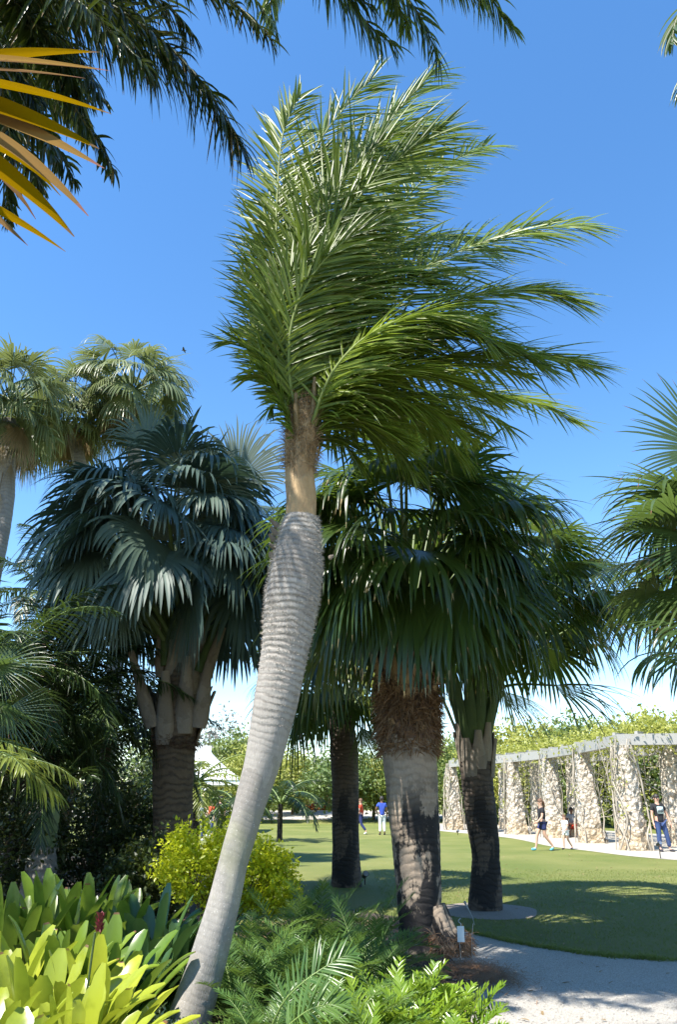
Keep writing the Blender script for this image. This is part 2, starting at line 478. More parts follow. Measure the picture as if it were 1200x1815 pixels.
def boot(parent, base, d, n, L, w, mat, name='leaf_base', thick=.025):
    """stiff split leaf base: widening flat strap hugging the trunk, cut off at the tip"""
    mb = MB()
    base = np.asarray(base, float); d = nrm(d); n = nrm(n-d*np.dot(n, d)); s = np.cross(d, n)
    K = 7; V = []; UV = []
    for k in range(K):
        u = k/(K-1)
        ww = w*np.interp(u, [0, .2, .4, .7, 1], [.8, 1, .9, .6, .42])/2
        p = base + d*L*u + n*(.05*u*u*L)
        for q in np.linspace(-1, 1, 5):
            V.append(p+s*ww*q+n*(1-q*q)*thick*1.5); UV.append((q*.5+.5, u*L))
        for q in np.linspace(1, -1, 5):
            V.append(p+s*ww*q*.96-n*thick*.5+n*(1-q*q)*thick); UV.append((q*.5+.5, u*L))
    idx = np.arange(K*10).reshape(K, 10)
    F = []
    for k in range(K-1):
        for j in range(10):
            F.append([idx[k, j], idx[k, (j+1) % 10], idx[k+1, (j+1) % 10], idx[k+1, j]])
    mb.add(V, F, UV, 0)
    e = idx[K-1]; V = np.array(V)
    mb.add(V[e], [[0, 1, 8, 9], [1, 2, 7, 8], [2, 3, 6, 7], [3, 4, 5, 6]], np.array(UV)[e], 0)
    return mb.build(name, mat, parent)

def leafcloud(mb, C, sig, n, size, mi=0, up=.5, el=1.9):
    """n little folded leaves around each clump centre C (K,3)"""
    C = np.asarray(C, float); K = len(C)
    p = np.repeat(C, n, 0) + rng.normal(0, 1, (K*n, 3))*np.asarray(sig)
    N = len(p)
    d = nrm(rng.normal(0, 1, (N, 3))+np.array([0, 0, .1])); nn = nrm(rng.normal(0, 1, (N, 3))+np.array([-.2, -.3, up*2]))
    s = nrm(np.cross(d, nn)); L = (size*rng.uniform(.6, 1.25, N))[:, None]
    w = L/el/2*1.0
    q = nrm(np.cross(s, d))
    V = np.stack([p, p+d*L*.45-s*w+q*w*.35, p+d*L, p+d*L*.45+s*w+q*w*.35], 1)
    idx = np.arange(N*4).reshape(N, 4)
    F = np.concatenate([idx[:, [0, 2, 1]], idx[:, [0, 3, 2]]])
    UV = np.tile([[.5, 0], [0, .5], [.5, 1], [1, .5]], (N, 1))
    mb.add(V, F, UV, mi)

def ellcl(c, r, n, shell=.45, flat=-1.):
    d = nrm(rng.normal(0, 1, (n, 3)))
    d[:, 2] = np.where(d[:, 2] < flat, -d[:, 2]*.5, d[:, 2])
    k = rng.uniform(shell, 1.0, n)[:, None]
    return np.asarray(c) + d*np.asarray(r)*k

def tree(px, Y, topy, r, label, mat, name='leafy_tree', group='trees behind the lawn and pergola', leaf=.22, ncl=70, per=34, base_z=0., cat='tree', sig=None):
    top = P(px, topy, Y); H = top[2]-base_z
    root = empty(name, (top[0], Y, base_z), label, cat, group)
    c = np.array([top[0], Y, base_z+H*.56]); rad = (r, r, H*.44)
    cl = ellcl(c, rad, ncl, .35)
    mb = MB(); leafcloud(mb, cl, sig or (r*.16, r*.16, H*.06), per, leaf)
    mb.build('crown', mat, root)
    t = MB()
    tube(t, catmull([(top[0], Y, base_z-.1), (top[0]+.1, Y, base_z+H*.3), (top[0], Y, base_z+H*.6)], 8), np.linspace(.14, .08, 8), 8)
    for k in range(6):
        e = cl[rng.integers(len(cl))]
        tube(t, catmull([(top[0], Y, base_z+H*.28), (np.array([top[0], Y, base_z+H*.35])+e)/2+rng.normal(0, .2, 3), e], 6), np.linspace(.06, .015, 6), 5)
    t.build('trunk', M['twig'], root)
    return root

def bushy(c, r, ncl, per, leaf, mat, label, name='shrub', group=None, sig=.07, cat='shrub', stems=14, el=1.9):
    c = np.asarray(c, float)
    root = empty(name, (c[0], c[1], 0), label, cat, group)
    cl = ellcl(c, r, ncl, .5)
    mb = MB(); leafcloud(mb, cl, sig, per, leaf, el=el)
    mb.build('foliage', mat, root)
    t = MB()
    for k in range(stems):
        e = cl[k*3 % len(cl)]
        tube(t, catmull([(c[0]+rng.normal(0, .06), c[1]+rng.normal(0, .06), -.02), (c*.5+e*.5)*np.array([1, 1, .7]), e], 6), np.linspace(.014, .004, 6), 5)
    t.build('stems', M['twig'], root)
    return root

def brom(x, y, L, Wd, n, mat, label, z=0., tilt=(12, 62), lean=(0, 0), old=0, group='bromeliads in the bed', flower=False, cut=None):
    root = empty('bromeliad', (x, y, z), label, 'bromeliad', group)
    k = np.arange(n)
    az = k*2.39996+rng.uniform(0, 6)
    ti = np.radians(tilt[0]+(tilt[1]-tilt[0])*((k+.5)/n)**.8+rng.normal(0, 4, n))
    D = np.stack([np.cos(az)*np.sin(ti)+lean[0], np.sin(az)*np.sin(ti)+lean[1], np.cos(ti)], 1)
    B = np.stack([x+np.cos(az)*.04, y+np.sin(az)*.04, np.full(n, z+.02)], 1)
    hz = np.stack([-np.cos(az)*.4, -np.sin(az)*.4, np.ones(n)], 1)
    mb = MB()
    blades(mb, B, D, hz, L*rng.uniform(.75, 1.1, n), Wd*rng.uniform(.8, 1.15, n), [.75, .78, .82, .87, .92, .96, 1., 1., 1., 1., .98, .94, .80, .30], 26, rng.uniform(.25, .75, n), 1.8, .17, 0)
    mb.build('leaves', mat, root)
    if old:
        mo = MB(); a = rng.uniform(-2.6, -.4, old)
        Do = np.stack([np.cos(a), np.sin(a), np.full(old, .35)], 1)
        blades(mo, np.tile([[x, y, z+.03]], (old, 1)), Do, (0, 0, 1), L*.75, Wd*.9, [.7, .8, 1, 1, .8, .2], 8, 1.2, 1.5, .28, 0)
        mo.build('withered_leaf', M['brom_old'], root)
    return root

# ================================================================ SETTING
def gz(Y): return float(np.clip((Y-60)*.042, 0, .92))
ys = [-40, -10, 0, 5, 10, 20, 30, 40, 50, 60, 65, 70, 75, 82, 110, 160, 400, 900]
xs = [-600, -200, -80, -40, -20, -10, 0, 10, 20, 40, 80, 200, 600]
mb = MB()
V = [(x, y, gz(y)) for y in ys for x in xs]; nx = len(xs)
F = [[j*nx+i, j*nx+i+1, (j+1)*nx+i+1, (j+1)*nx+i] for j in range(len(ys)-1) for i in range(nx-1)]
mb.add(V, F); tag(mb.build('lawn', M['lawn'], smooth=True), kind='structure')

def sheet(name, pts, z, mat):
    from mathutils.geometry import tessellate_polygon
    pp = [Vector((float(p[0]), float(p[1]), z)) for p in pts]
    tri = tessellate_polygon([pp])
    F = []
    for t_ in tri:
        a, b, c = [pp[i] for i in t_]
        F.append(list(t_) if (b-a).cross(c-a).z > 0 else list(t_)[::-1])
    mb = MB(); mb.add([tuple(p) for p in pp], F)
    return tag(mb.build(name, mat), kind='structure')

def smooth_poly(pts, n):
    return [tuple(p[:2]) for p in catmull(pts, n)]
edge = smooth_poly([G(770, 1636), G(850, 1658), G(950, 1679), G(1060, 1695), G(1150, 1701), G(1230, 1706), (7, 8.4, 0), (14, 6.6, 0)], 40)
edge = [(x+random.gauss(0, .010), y+random.gauss(0, .018)) for x, y in edge]
near = smooth_poly([(.7, -6, 0), (.55, 1.5, 0), G(820, 1900), G(835, 1800), G(850, 1750), G(800, 1700), G(770, 1670)], 30)
sheet('path', edge+[(14, -6)]+near, .008, M['path'])
bed = [(-14, -6), (.9, -6), (.8, 2), (1.2, 5), tuple(G(860, 1745)[:2]), tuple(G(840, 1680)[:2]), tuple(G(800, 1640)[:2]), tuple(G(700, 1625)[:2]), tuple(G(640, 1615)[:2]), tuple(G(560, 1600)[:2]), (-1.0, 10.6), (-2.2, 14), (-3.2, 19), (-9, 26), (-30, 30)]
sheet('soil_bed', bed, .004, M['soil'])
rc = G(860, 1612)
sheet('soil_ring', [(rc[0]+.78*math.cos(a)*(1+.05*math.sin(5*a)), rc[1]-.15+.95*math.sin(a), 0) for a in np.linspace(0, 2*PI, 36)[:-1]], .004, M['ring'])
pe = [G(1215, 1526), G(1120, 1518), G(1040, 1508), G(975, 1500), G(900, 1485), G(790, 1474), G(740, 1469)]
ped = smooth_poly(pe, 40)
sheet('pergola_path', [(x, y) for x, y in ped]+[(6, 60), (10.5, 59.5), (14, 50), (17, 38), (18, 26), (16, 21)], .008, M['sand'])
# far path on the rise
mb = MB()
xsr = np.linspace(-45, 9, 28); V = []
for x in xsr:
    y0 = 64+.6*math.sin(x*.3)+max(0, -x-8)*.12; y1 = 76+max(0, -x-8)*.2
    for k in range(7):
        y = y0+(y1-y0)*k/6
        V.append((x, y, gz(y)+.03))
F = [[i*7+k, (i+1)*7+k, (i+1)*7+k+1, i*7+k+1] for i in range(27) for k in range(6)]
mb.add(V, F); tag(mb.build('far_path', M['sand']), kind='structure')

# grass blades along the path edge and in the near lawn
mb = MB()
n = 60000
gx = rng.uniform(.8, 11, n); gy = 8.2+12*rng.random(n)**1.6
ex = np.array([e[0] for e in edge]); ey = np.array([e[1] for e in edge])
ok = (gy > np.interp(gx, ex, ey)+.01) & (((gx-rc[0])/.8)**2+((gy-rc[1]+.15)/.95)**2 > 1)
gx, gy = gx[ok], gy[ok]; n = len(gx)
B = np.stack([gx, gy, np.full(n, -.002)], 1)
blades(mb, B, np.stack([rng.normal(0, .5, n), rng.normal(0, .5, n), np.ones(n)], 1), nrm(rng.normal(0, 1, (n, 3))+[0, 0, .01]), rng.uniform(.02, .045, n), .007, [1, .7, .1], 2, .5, two=True)
k_ = 9000; q = rng.uniform(0, 1, k_)*(len(ex)-8); i_ = q.astype(int); f_ = q-i_
bx = ex[i_]*(1-f_)+ex[i_+1]*f_+rng.normal(0, .02, k_); by = ey[i_]*(1-f_)+ey[i_+1]*f_+rng.normal(.02, .05, k_)
blades(mb, np.stack([bx, by, np.full(k_, -.002)], 1), np.stack([rng.normal(0, .6, k_), rng.normal(-.3, .6, k_), np.ones(k_)], 1), nrm(rng.normal(0, 1, (k_, 3))+[0, 0, .01]), rng.uniform(.03, .075, k_), .007, [1, .7, .1], 2, .6, two=True)
tag(mb.build('grass', M['grass']), 'short mown grass blades of the near lawn along the white path', 'grass', kind='stuff')

# shell grit on the path
mb = MB(); n = 9000
gx = rng.uniform(1.0, 6.5, n); gy = rng.uniform(4.5, 9.6, n)
ok = (gy < np.interp(gx, ex, ey)+.03) & (gx > 1.45-.12*(gy-5)); gx, gy = gx[ok], gy[ok]; n = len(gx)
s_ = rng.uniform(.004, .013, n)[:, None]; a = rng.uniform(0, 6.28, n)
c = np.stack([gx, gy, np.full(n, .012)], 1)
o1 = np.stack([np.cos(a), np.sin(a), np.zeros(n)], 1)*s_; o2 = np.stack([-np.sin(a), np.cos(a), np.zeros(n)], 1)*s_*.8
V = np.stack([c+o1, c+o2, c-o1, c-o2, c+np.array([0, 0, 1])*s_*.8], 1)
idx = np.arange(n*5).reshape(n, 5)
mb.add(V, np.concatenate([idx[:, [0, 1, 4]], idx[:, [1, 2, 4]], idx[:, [2, 3, 4]], idx[:, [3, 0, 4]]]))
tag(mb.build('gravel', M['path'], smooth=False), 'loose crushed shell grit on the white path', 'gravel', kind='stuff')

# pine straw round the centre palm
mb = MB(); n = 5000
c0 = G(815, 1722); c1 = G(880, 1735)
k = rng.random(n)
px_ = c0[0]+(c1[0]-c0[0])*k+rng.normal(0, .16, n); py_ = c0[1]+(c1[1]-c0[1])*k+rng.normal(0, .28, n)
a = rng.uniform(0, 6.28, n)
blades(mb, np.stack([px_, py_, rng.uniform(.01, .05, n)], 1), np.stack([np.cos(a), np.sin(a), rng.normal(0, .15, n)], 1), (0, 0, 1), rng.uniform(.04, .12, n), .005, [1, 1, .3], 2, .2, two=True)
tag(mb.build('pine_straw', M['needle']), 'brown needle litter at the foot of the big central palm beside the white path', 'mulch', kind='stuff')
# leaf litter across the bed
mb = MB(); n = 5000
gx = rng.uniform(-5, 1.1, n); gy = rng.uniform(3, 12, n)
a = rng.uniform(0, 6.28, n)
blades(mb, np.stack([gx, gy, rng.uniform(.008, .03, n)], 1), np.stack([np.cos(a), np.sin(a), rng.normal(0, .2, n)], 1), (0, 0, 1), rng.uniform(.05, .16, n), rng.uniform(.008, .03, n), [.5, 1, .2], 3, .2)
gx = rng.uniform(1.2, 12, 420); gy = rng.uniform(5, 26, 420); a = rng.uniform(0, 6.28, 420)
blades(mb, np.stack([gx, gy, np.full(420, .02)], 1), np.stack([np.cos(a), np.sin(a), rng.normal(0, .2, 420)], 1), (0, 0, 1), rng.uniform(.03, .10, 420), rng.uniform(.01, .035, 420), [.5, 1, .2], 3, .2)
tag(mb.build('leaf_litter', M['dead_leaf']), 'dry fallen leaves scattered over the soil bed, path and lawn', 'leaf litter', kind='stuff')

# ================================================================ MAIN LEANING PALM
base = G(322, 1869)
YM = 6.0
tp = [(322, 1880, 100), (334, 1815, 78), (364, 1717, 66), (390, 1623, 59), (413, 1530, 54), (440, 1437, 57), (467, 1343, 66), (487, 1250, 78), (505, 1154, 83), (517, 1063, 98), (526, 1003, 94), (532, 942, 74), (533, 918, 62)]
pts = [P(a, b, YM) for a, b, c in tp]; pts[0][2] = -.05
rad = [c*.5/FPX*DEP(b, YM)*.98 for a, b, c in tp]
main = empty('leaning_palm', (pts[0][0], YM, 0), 'tall leaning palm with pale ringed swollen trunk and windblown feathery fronds in the centre', 'palm tree')
C = catmull(pts, 700)
ss = np.concatenate([[0], np.cumsum(np.linalg.norm(np.diff(C, axis=0), axis=1))])
sc = np.concatenate([[0], np.cumsum(np.linalg.norm(np.diff(np.array(pts), axis=0), axis=1))])
R = np.interp(ss, sc, rad)
def dsp(S, TH):
    g = np.clip((S-2.1)/.6, 0, 1)
    return g*.0014*np.sin(S*125+1.5*np.sin(TH+S*1.5)+.7*np.sin(3*TH)) + .004*(np.sin(2*TH+S*3)+np.sin(5*TH-S*5)*.5+np.sin(7*TH+S*13)*.3)
mb = MB(); tube(mb, C, R, 40, 0, dsp)
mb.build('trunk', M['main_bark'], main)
# spines on the rings
mb = MB(); n = 15000
T_, U_, V_ = frames(C)
s0 = ss[-1]
sp_ = np.where(rng.random(n) < .8, rng.uniform(2.25, s0, n), rng.uniform(2.9, s0, n))
sp_ = np.round(sp_*125/(2*PI))*2*PI/125+rng.normal(0, .004, n)
sp_ = np.clip(sp_, 0, s0-.01)
th = rng.uniform(0, 2*PI, n)
ii = np.clip(np.searchsorted(ss, sp_), 0, len(ss)-1)
out = U_[ii]*np.cos(th)[:, None]+V_[ii]*np.sin(th)[:, None]
Bh = C[ii]+out*(R[ii]*.97)[:, None]
dd = out*rng.uniform(.5, 1.1, n)[:, None]+T_[ii]*rng.normal(.1, .5, n)[:, None]+rng.normal(0, .35, (n, 3))
Lh = rng.uniform(.015, .042, n)*np.clip((sp_-2.2)/.8, .35, 1)
blades(mb, Bh, dd, nrm(rng.normal(0, 1, (n, 3))), Lh, .0028, [1, .8, .1], 2, .2, two=True)
tag(mb.build('trunk_spines', M['hair'], main), kind='stuff')
# brown sheath above the belly
tq = [(533, 925, 57), (532, 880, 55), (532, 840, 53), (533, 800, 54), (535, 765, 54), (538, 730, 46), (540, 700, 24)]
Cs = catmull([P(a, b, YM) for a, b, c in tq], 60)
Rs = np.interp(np.linspace(0, 1, 60), np.linspace(0, 1, len(tq)), [c*.5/FPX*DEP(b, YM)*.95 for a, b, c in tq])
mb = MB(); tube(mb, Cs, Rs, 28, 0, lambda S, TH: .010*np.sin(3*TH+S*5)*np.sin(S*9)+.006*np.sin(11*TH+S*3)+.004*np.sin(23*TH))
mb.build('crown_sheath', M['sheath'], main)
for k in range(6):
    an = -PI/2+(k-2.5)*1.0+rng.normal(0, .2)
    b0 = P(534, 785, YM)+np.array([math.cos(an)*.06, math.sin(an)*.06, 0])
    e = P(536+math.cos(an)*30, 680+(k % 3)*16, YM)+np.array([0, math.sin(an)*.16, 0])
    mb = MB(); tube(mb, catmull([b0, b0*.5+e*.5+np.array([math.cos(an)*.03, math.sin(an)*.03, 0]), e], 10), np.linspace(.04, .016, 10), 8, 0)
    mb.build('leaf_stalk', M['stalk'], main)
# loose fibres round the neck
mb = MB(); n = 3200; ii = rng.integers(22, 59, n); T2, U2, V2 = frames(Cs); th = rng.uniform(0, 6.28, n)
out = U2[ii]*np.cos(th)[:, None]+V2[ii]*np.sin(th)[:, None]
blades(mb, Cs[ii]+out*(Rs[ii]*.98)[:, None], T2[ii]*rng.normal(0, 1, n)[:, None]+rng.normal(0, .6, (n, 3))+out*.2, nrm(rng.normal(0, 1, (n, 3))), rng.uniform(.05, .16, n), .005, [1, 1, .3], 3, .4, two=True)
mb.build('neck_fibres', M['sheath'], main)
# peeling husk scraps at the left shoulder
for (a, b, L) in [(487, 930, .10), (484, 945, .09), (483, 968, .07), (478, 985, .06), (481, 955, .08), (577, 985, .05)]:
    p = P(a+6, b+4, YM-.02)
    boot(main, p, (-.6 if a < 540 else .7, -.3, .5+rng.normal(0, .4)), (-.4, -1, .3), L, .055, M['boot'], 'husk_scrap', .008)

ml = [M['main_rachis'], M['main_leaf']]
WIND = np.array([.42, .12, .0])
# (points as pixel x, y, distance), leaflet length
MF = [
 # big frond crossing the middle, up then leaning right
 ([(535, 745, 6), (522, 640, 5.85), (532, 540, 5.7), (575, 430, 5.6), (640, 345, 5.55), (715, 275, 5.6), (775, 235, 5.7)], .95, 105, (0, -1, .15)),
 # long right frond
 ([(545, 740, 6), (600, 640, 5.9), (680, 535, 5.8), (760, 470, 5.8), (870, 425, 5.85), (975, 402, 5.9), (1030, 400, 5.95)], .78, 100, (0, -.8, .6)),
 # low right frond
 ([(548, 742, 6), (620, 680, 6.0), (720, 645, 6.0), (840, 632, 6.1), (960, 632, 6.2), (1040, 648, 6.3)], .72, 100, (0, -.6, .9)),
 ([(540, 740, 6.1), (515, 610, 6.3), (530, 480, 6.5), (590, 350, 6.7), (690, 215, 6.8), (765, 130, 6.9)], .85, 95, (0, -1, .2)),
 ([(533, 740, 6), (503, 610, 5.9), (490, 460, 5.9), (492, 330, 6.0), (502, 235, 6.1), (530, 170, 6.2)], .6, 80, (0, -1, 0)),
 ([(545, 745, 6.05), (580, 600, 6.3), (650, 450, 6.6), (740, 330, 6.8), (830, 270, 7.0), (870, 258, 7.1)], .62, 90, (0, -.9, .5)),
 ([(548, 750, 6.05), (640, 700, 6.6), (740, 700, 7.1), (860, 700, 7.5), (950, 715, 7.8), (1010, 745, 8.0)], .75, 90, (0, -.5, .9)),
 ([(535, 745, 5.95), (512, 660, 5.7), (520, 560, 5.5), (560, 480, 5.3), (620, 420, 5.2), (670, 400, 5.1)], .6, 80, (.1, -1, .4)),
 ([(532, 750, 5.95), (495, 690, 5.8), (465, 630, 5.7), (455, 590, 5.7), (470, 560, 5.7)], .34, 34, (-.2, -1, .3)),
 ([(530, 755, 6.0), (497, 695, 5.9), (465, 645, 5.8), (432, 612, 5.8), (400, 606, 5.8)], .42, 30, (0, -.3, 1)),
 ([(530, 757, 6.0), (500, 715, 5.8), (478, 680, 5.7), (455, 665, 5.6), (436, 668, 5.6)], .34, 26, (0, -.3, 1)),
 ([(530, 750, 6.0), (500, 650, 5.9), (472, 560, 5.8), (440, 500, 5.8), (425, 480, 5.8)], .26, 34, (0, -.8, .4)),
 ([(530, 752, 6.1), (490, 650, 6.3), (478, 540, 6.4), (480, 440, 6.4), (510, 350, 6.5), (560, 280, 6.5)], .7, 80, (0, -1, .1)),
 ([(540, 745, 6.15), (555, 600, 6.7), (600, 440, 7.1), (650, 300, 7.3), (700, 190, 7.4)], .85, 90, (0, -1, .2)),
 ([(545, 745, 5.9), (590, 660, 5.5), (660, 590, 5.2), (740, 560, 5.0), (810, 570, 4.9), (860, 600, 4.85)], .7, 85, (0, -.6, .8)),
 ([(548, 755, 6.1), (610, 725, 6.5), (690, 715, 6.9), (780, 735, 7.1), (850, 770, 7.2)], .6, 70, (0, -.4, 1)),
 ([(545, 755, 6.0), (590, 740, 5.9), (650, 750, 5.8), (710, 780, 5.75)], .5, 60, (0, -.4, 1)),
 ([(540, 745, 6.0), (545, 620, 6.0), (590, 520, 6.1), (680, 450, 6.3), (790, 420, 6.4), (850, 440, 6.5)], .8, 90, (0, -.8, .6)),
 ([(538, 745, 6.0), (530, 640, 6.4), (555, 540, 6.9), (610, 470, 7.3), (700, 440, 7.8), (780, 470, 8.2)], .8, 80, (0, -.8, .6)),
 ([(535, 745, 6.0), (520, 660, 6.4), (530, 560, 6.8), (545, 440, 7.0), (590, 330, 7.1), (640, 260, 7.1)], .75, 80, (0, -1, .2)),
 ([(548, 745, 5.95), (610, 660, 5.8), (690, 610, 5.7), (790, 590, 5.7), (890, 610, 5.7), (960, 650, 5.7)], .7, 90, (0, -.6, .8)),
 ([(536, 745, 6.0), (527, 650, 5.9), (560, 560, 5.8), (630, 500, 5.7), (700, 480, 5.7), (760, 500, 5.7)], .75, 80, (0, -.8, .6)),
]
for k, (pp, L, nl, up) in enumerate(MF):
    w = WIND*(.45 if pp[-1][0] < 560 or pp[-1][0] > 850 else 1.)
    pp = [(a, b, 6+(Y-6)*.45 if Y < 6 else Y) for a, b, Y in pp]
    pp[0] = (pp[0][0]-2, pp[0][1]+32, pp[0][2])
    rt_ = pp[-1][0] > 850
    frond(main, [P(*q) for q in pp], int(nl*1.35), L*1.15, .029, ml, up=np.array(up, float), droop=.28, a0=66 if rt_ else 58, a1=38 if rt_ else 24, plume=.17, start=.12 if pp[-1][0] > 560 else .25, rr=.02, wind=w, S=6, lift=.05,
          lenp=[.45, .75, .95, 1, 1, .95, .85, .7, .55])

for pp, L, nl, up in [
 ([(535, 745, 5.9), (512, 590, 5.8), (540, 450, 5.7), (600, 330, 5.7), (680, 250, 5.8), (735, 225, 5.8)], .9, 120, (0, -1, .2)),
 ([(536, 745, 6.1), (505, 560, 6.3), (510, 400, 6.5), (555, 270, 6.6), (620, 180, 6.7), (660, 140, 6.7)], .8, 110, (0, -1, .1)),
 ([(545, 745, 6.0), (610, 650, 6.0), (720, 570, 6.0), (840, 525, 6.0), (940, 515, 6.1), (1000, 530, 6.1)], .85, 120, (0, -.7, .7)),
 ([(533, 745, 5.9), (500, 660, 5.7), (490, 580, 5.6), (510, 500, 5.5), (550, 440, 5.5)], .6, 80, (0, -1, .2)),
 ([(545, 750, 5.9), (600, 690, 5.7), (680, 660, 5.6), (780, 670, 5.5), (860, 700, 5.5)], .7, 100, (0, -.5, .9))]:
    pp = [(a, b, 6+(Y-6)*.45 if Y < 6 else Y) for a, b, Y in pp]
    frond(main, [P(*q) for q in pp], int(nl*1.15), L*1.1, .027, ml, up=np.array(up, float), droop=.3, a0=64, a1=28, plume=.17, start=.15, rr=.02, wind=WIND*.7, S=6, lift=.05, lenp=[.45, .75, .95, 1, 1, .95, .85, .7, .55])
for pp, L, nl in [
 ([(538, 795, 6), (585, 745, 6.2), (665, 728, 6.6), (750, 750, 7.0), (815, 805, 7.2)], .72, 85),
 ([(538, 800, 6), (575, 760, 6.1), (630, 755, 6.3), (690, 785, 6.5), (725, 830, 6.6)], .62, 70),
 ([(537, 795, 6), (570, 735, 5.95), (640, 705, 5.9), (730, 715, 5.9), (800, 755, 5.9)], .62, 80),
 ([(538, 795, 6.1), (600, 730, 6.7), (700, 700, 7.3), (820, 715, 7.8), (900, 760, 8.1)], .75, 85),
 ([(538, 800, 6.05), (565, 775, 6.3), (600, 780, 6.5), (630, 815, 6.6)], .55, 45),
 ([(531, 798, 5.95), (512, 745, 5.9), (492, 715, 5.85), (478, 725, 5.85)], .34, 34),
 ([(532, 795, 6), (515, 720, 6.0), (500, 660, 6.0), (480, 630, 6.0)], .34, 40)]:
    frond(main, [P(*q) for q in pp], nl, L, .027, ml, up=np.array((0, -.4, 1.)), droop=.75, a0=64, a1=28, plume=.2, start=.16, rr=.02, wind=WIND*.3, S=6, lift=.0, lenp=[.45, .75, .95, 1, 1, .95, .85, .7, .55])
# extra windblown fronds filling the lower right of the crown
for k in range(6):
    a_ = rng.uniform(.15, 1.2); e_ = rng.uniform(.45, 1.1)
    frond(main, arc(P(540, 745, 6), a_, e_, rng.uniform(2.0, 3.0), rng.uniform(.5, .9)), 70, .7, .027, ml, droop=.4, a0=66, a1=28, plume=.2, start=.16, rr=.018, wind=WIND*.5, S=5, lift=0.)
# folded spear leaves
for (a, b) in [(500, 180), (515, 640)]:
    pass

# ================================================================ BLUE FAN PALM (left)
def palm_crown(root, c, n, R, plen, mats, zr=(-.7, 1.), azr=(0, 2*PI), spread=120, nseg=42, fused=.5, droop=.8, pet=.02, rootc=None, cup=.15, name='fan_leaf', tilt=.45, twist=0.):
    ga = 2.39996
    for k in range(n):
        zz = zr[1]-(zr[1]-zr[0])*((k+.5)/n)
        az = azr[0]+((k*ga) % (2*PI))/(2*PI)*(azr[1]-azr[0])+rng.normal(0, .12)
        h = math.sqrt(max(0, 1-zz*zz))
        d = nrm(np.array([math.cos(az)*h, math.sin(az)*h, zz])+rng.normal(0, .06, 3))
        pl = plen*rng.uniform(.85, 1.15)
        b = np.array(rootc if rootc is not None else c, float)
        b = b+np.array([math.cos(az), math.sin(az), 0])*.12
        hub = np.array(c)+d*pl
        ax = nrm(d*.9+np.array([math.cos(az)*.3, math.sin(az)*.3, -tilt*(1-.4*zz)])+rng.normal(0, .16, 3))
        n_ = np.array([0, 0, 1.-twist])+(.25+twist)*d+rng.normal(0, .22+.3*twist, 3)
        if abs(zz) > .85: n_ = n_ - np.array([math.cos(az), math.sin(az), 0])*1.5
        fan(root, b, hub, ax, n_, R*rng.uniform(.88, 1.1), spread*rng.uniform(.85, 1.1), nseg, fused, droop*rng.uniform(.7, 1.3)*(1.3-.5*zz), mats, name, pet, cup=cup*rng.uniform(.3, 1.6))

YL = 12.5
lp = [P(302, 1640, YL), P(305, 1520, YL), P(306, 1420, YL), P(308, 1330, YL), P(312, 1260, YL), P(318, 1180, YL)]
lp[0] = np.array([lp[1][0]-.02, YL, -.05])
left = empty('blue_fan_palm', (lp[0][0], YL, 0), 'stout fan palm with large blue-green leaves and pale leaf bases, left of the leaning palm', 'palm tree')
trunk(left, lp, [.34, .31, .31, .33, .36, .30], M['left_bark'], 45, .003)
lc = P(300, 985, YL)
bo = [(290, 1320, -.02, .95, .40), (325, 1300, .0, 1.0, .42), (352, 1290, .10, .85, .36), (268, 1290, -.28, 1.05, .36), (300, 1240, .02, .8, .36), (335, 1230, .05, .95, .34),
      (312, 1215, .04, .9, .34), (352, 1230, .28, .95, .32), (285, 1200, -.03, .9, .3), (345, 1185, .12, .9, .3)]
for k, (a, b, an, L, w) in enumerate(bo):
    yy = YL-.30+(.08 if k > 3 else 0)+(.06 if k > 6 else 0)
    boot(left, P(a, b, yy), (an*1.15, -.12, 1), (an*1.5, -1, .1), L*1.2, w*.78, M['boot'] if k != 99 else M['boot_green'])
for k in range(8):
    an = math.pi*(.1+.8*k/7)
    boot(left, np.array([lp[3][0]+math.cos(an)*.33, YL+math.sin(an)*.3, lp[3][2]+.1+.1*(k % 3)]), (math.cos(an)*.25, math.sin(an)*.25, 1), (math.cos(an), math.sin(an), 0), .9, .36, M['boot'])
for (a, b, c_, d_) in [(292, 1180, 288, 1060), (322, 1150, 325, 1030), (338, 1170, 372, 1060), (350, 1190, 395, 1075), (305, 1160, 296, 1020)]:
    mbp = MB(); tube(mbp, catmull([P(a, b, YL-.25), (P(a, b, YL-.25)+P(c_, d_, YL-.35))/2, P(c_, d_, YL-.35)], 8), np.linspace(.075, .035, 8), 8, 0)
    mbp.build('petiole', M['boot_green'], left)
bm = [M['blue_stem'], M['blue_leaf']]
palm_crown(left, lc, 54, 1.42, 1.55, bm, zr=(-.6, .95), spread=112, nseg=50, fused=.63, droop=1.9, pet=.028, rootc=P(318, 1150, YL), tilt=.9, twist=.5)
# leaves that can be told apart: hanging one low left facing the camera, folded one far left, uprights
fan(left, P(300, 1150, YL-.2), P(205, 1030, 11.3), (-.25, -.2, -1), (0, -1, -.2), 1.45, 62, 40, .55, .5, bm, 'fan_leaf', .028)
fan(left, P(295, 1150, YL), P(160, 968, 11.7), (-1, -.1, .18), (0, -.5, 1), 1.25, 110, 44, .5, 2.2, bm, 'fan_leaf', .028, cup=.5)
fan(left, P(310, 1150, YL), P(262, 800, 12.2), (-.1, -.1, 1), (.3, -1, .2), 1.1, 70, 40, .6, .8, bm, 'fan_leaf', .028)
fan(left, P(320, 1150, YL), P(345, 880, 11.9), (.15, -.1, 1), (.1, -1, .3), 1.35, 85, 50, .62, .8, bm, 'fan_leaf', .028)
fan(left, P(325, 1150, YL), P(420, 850, 12.4), (.35, 0, 1), (.1, -1, .2), 1.35, 80, 50, .6, .7, bm, 'fan_leaf', .028)
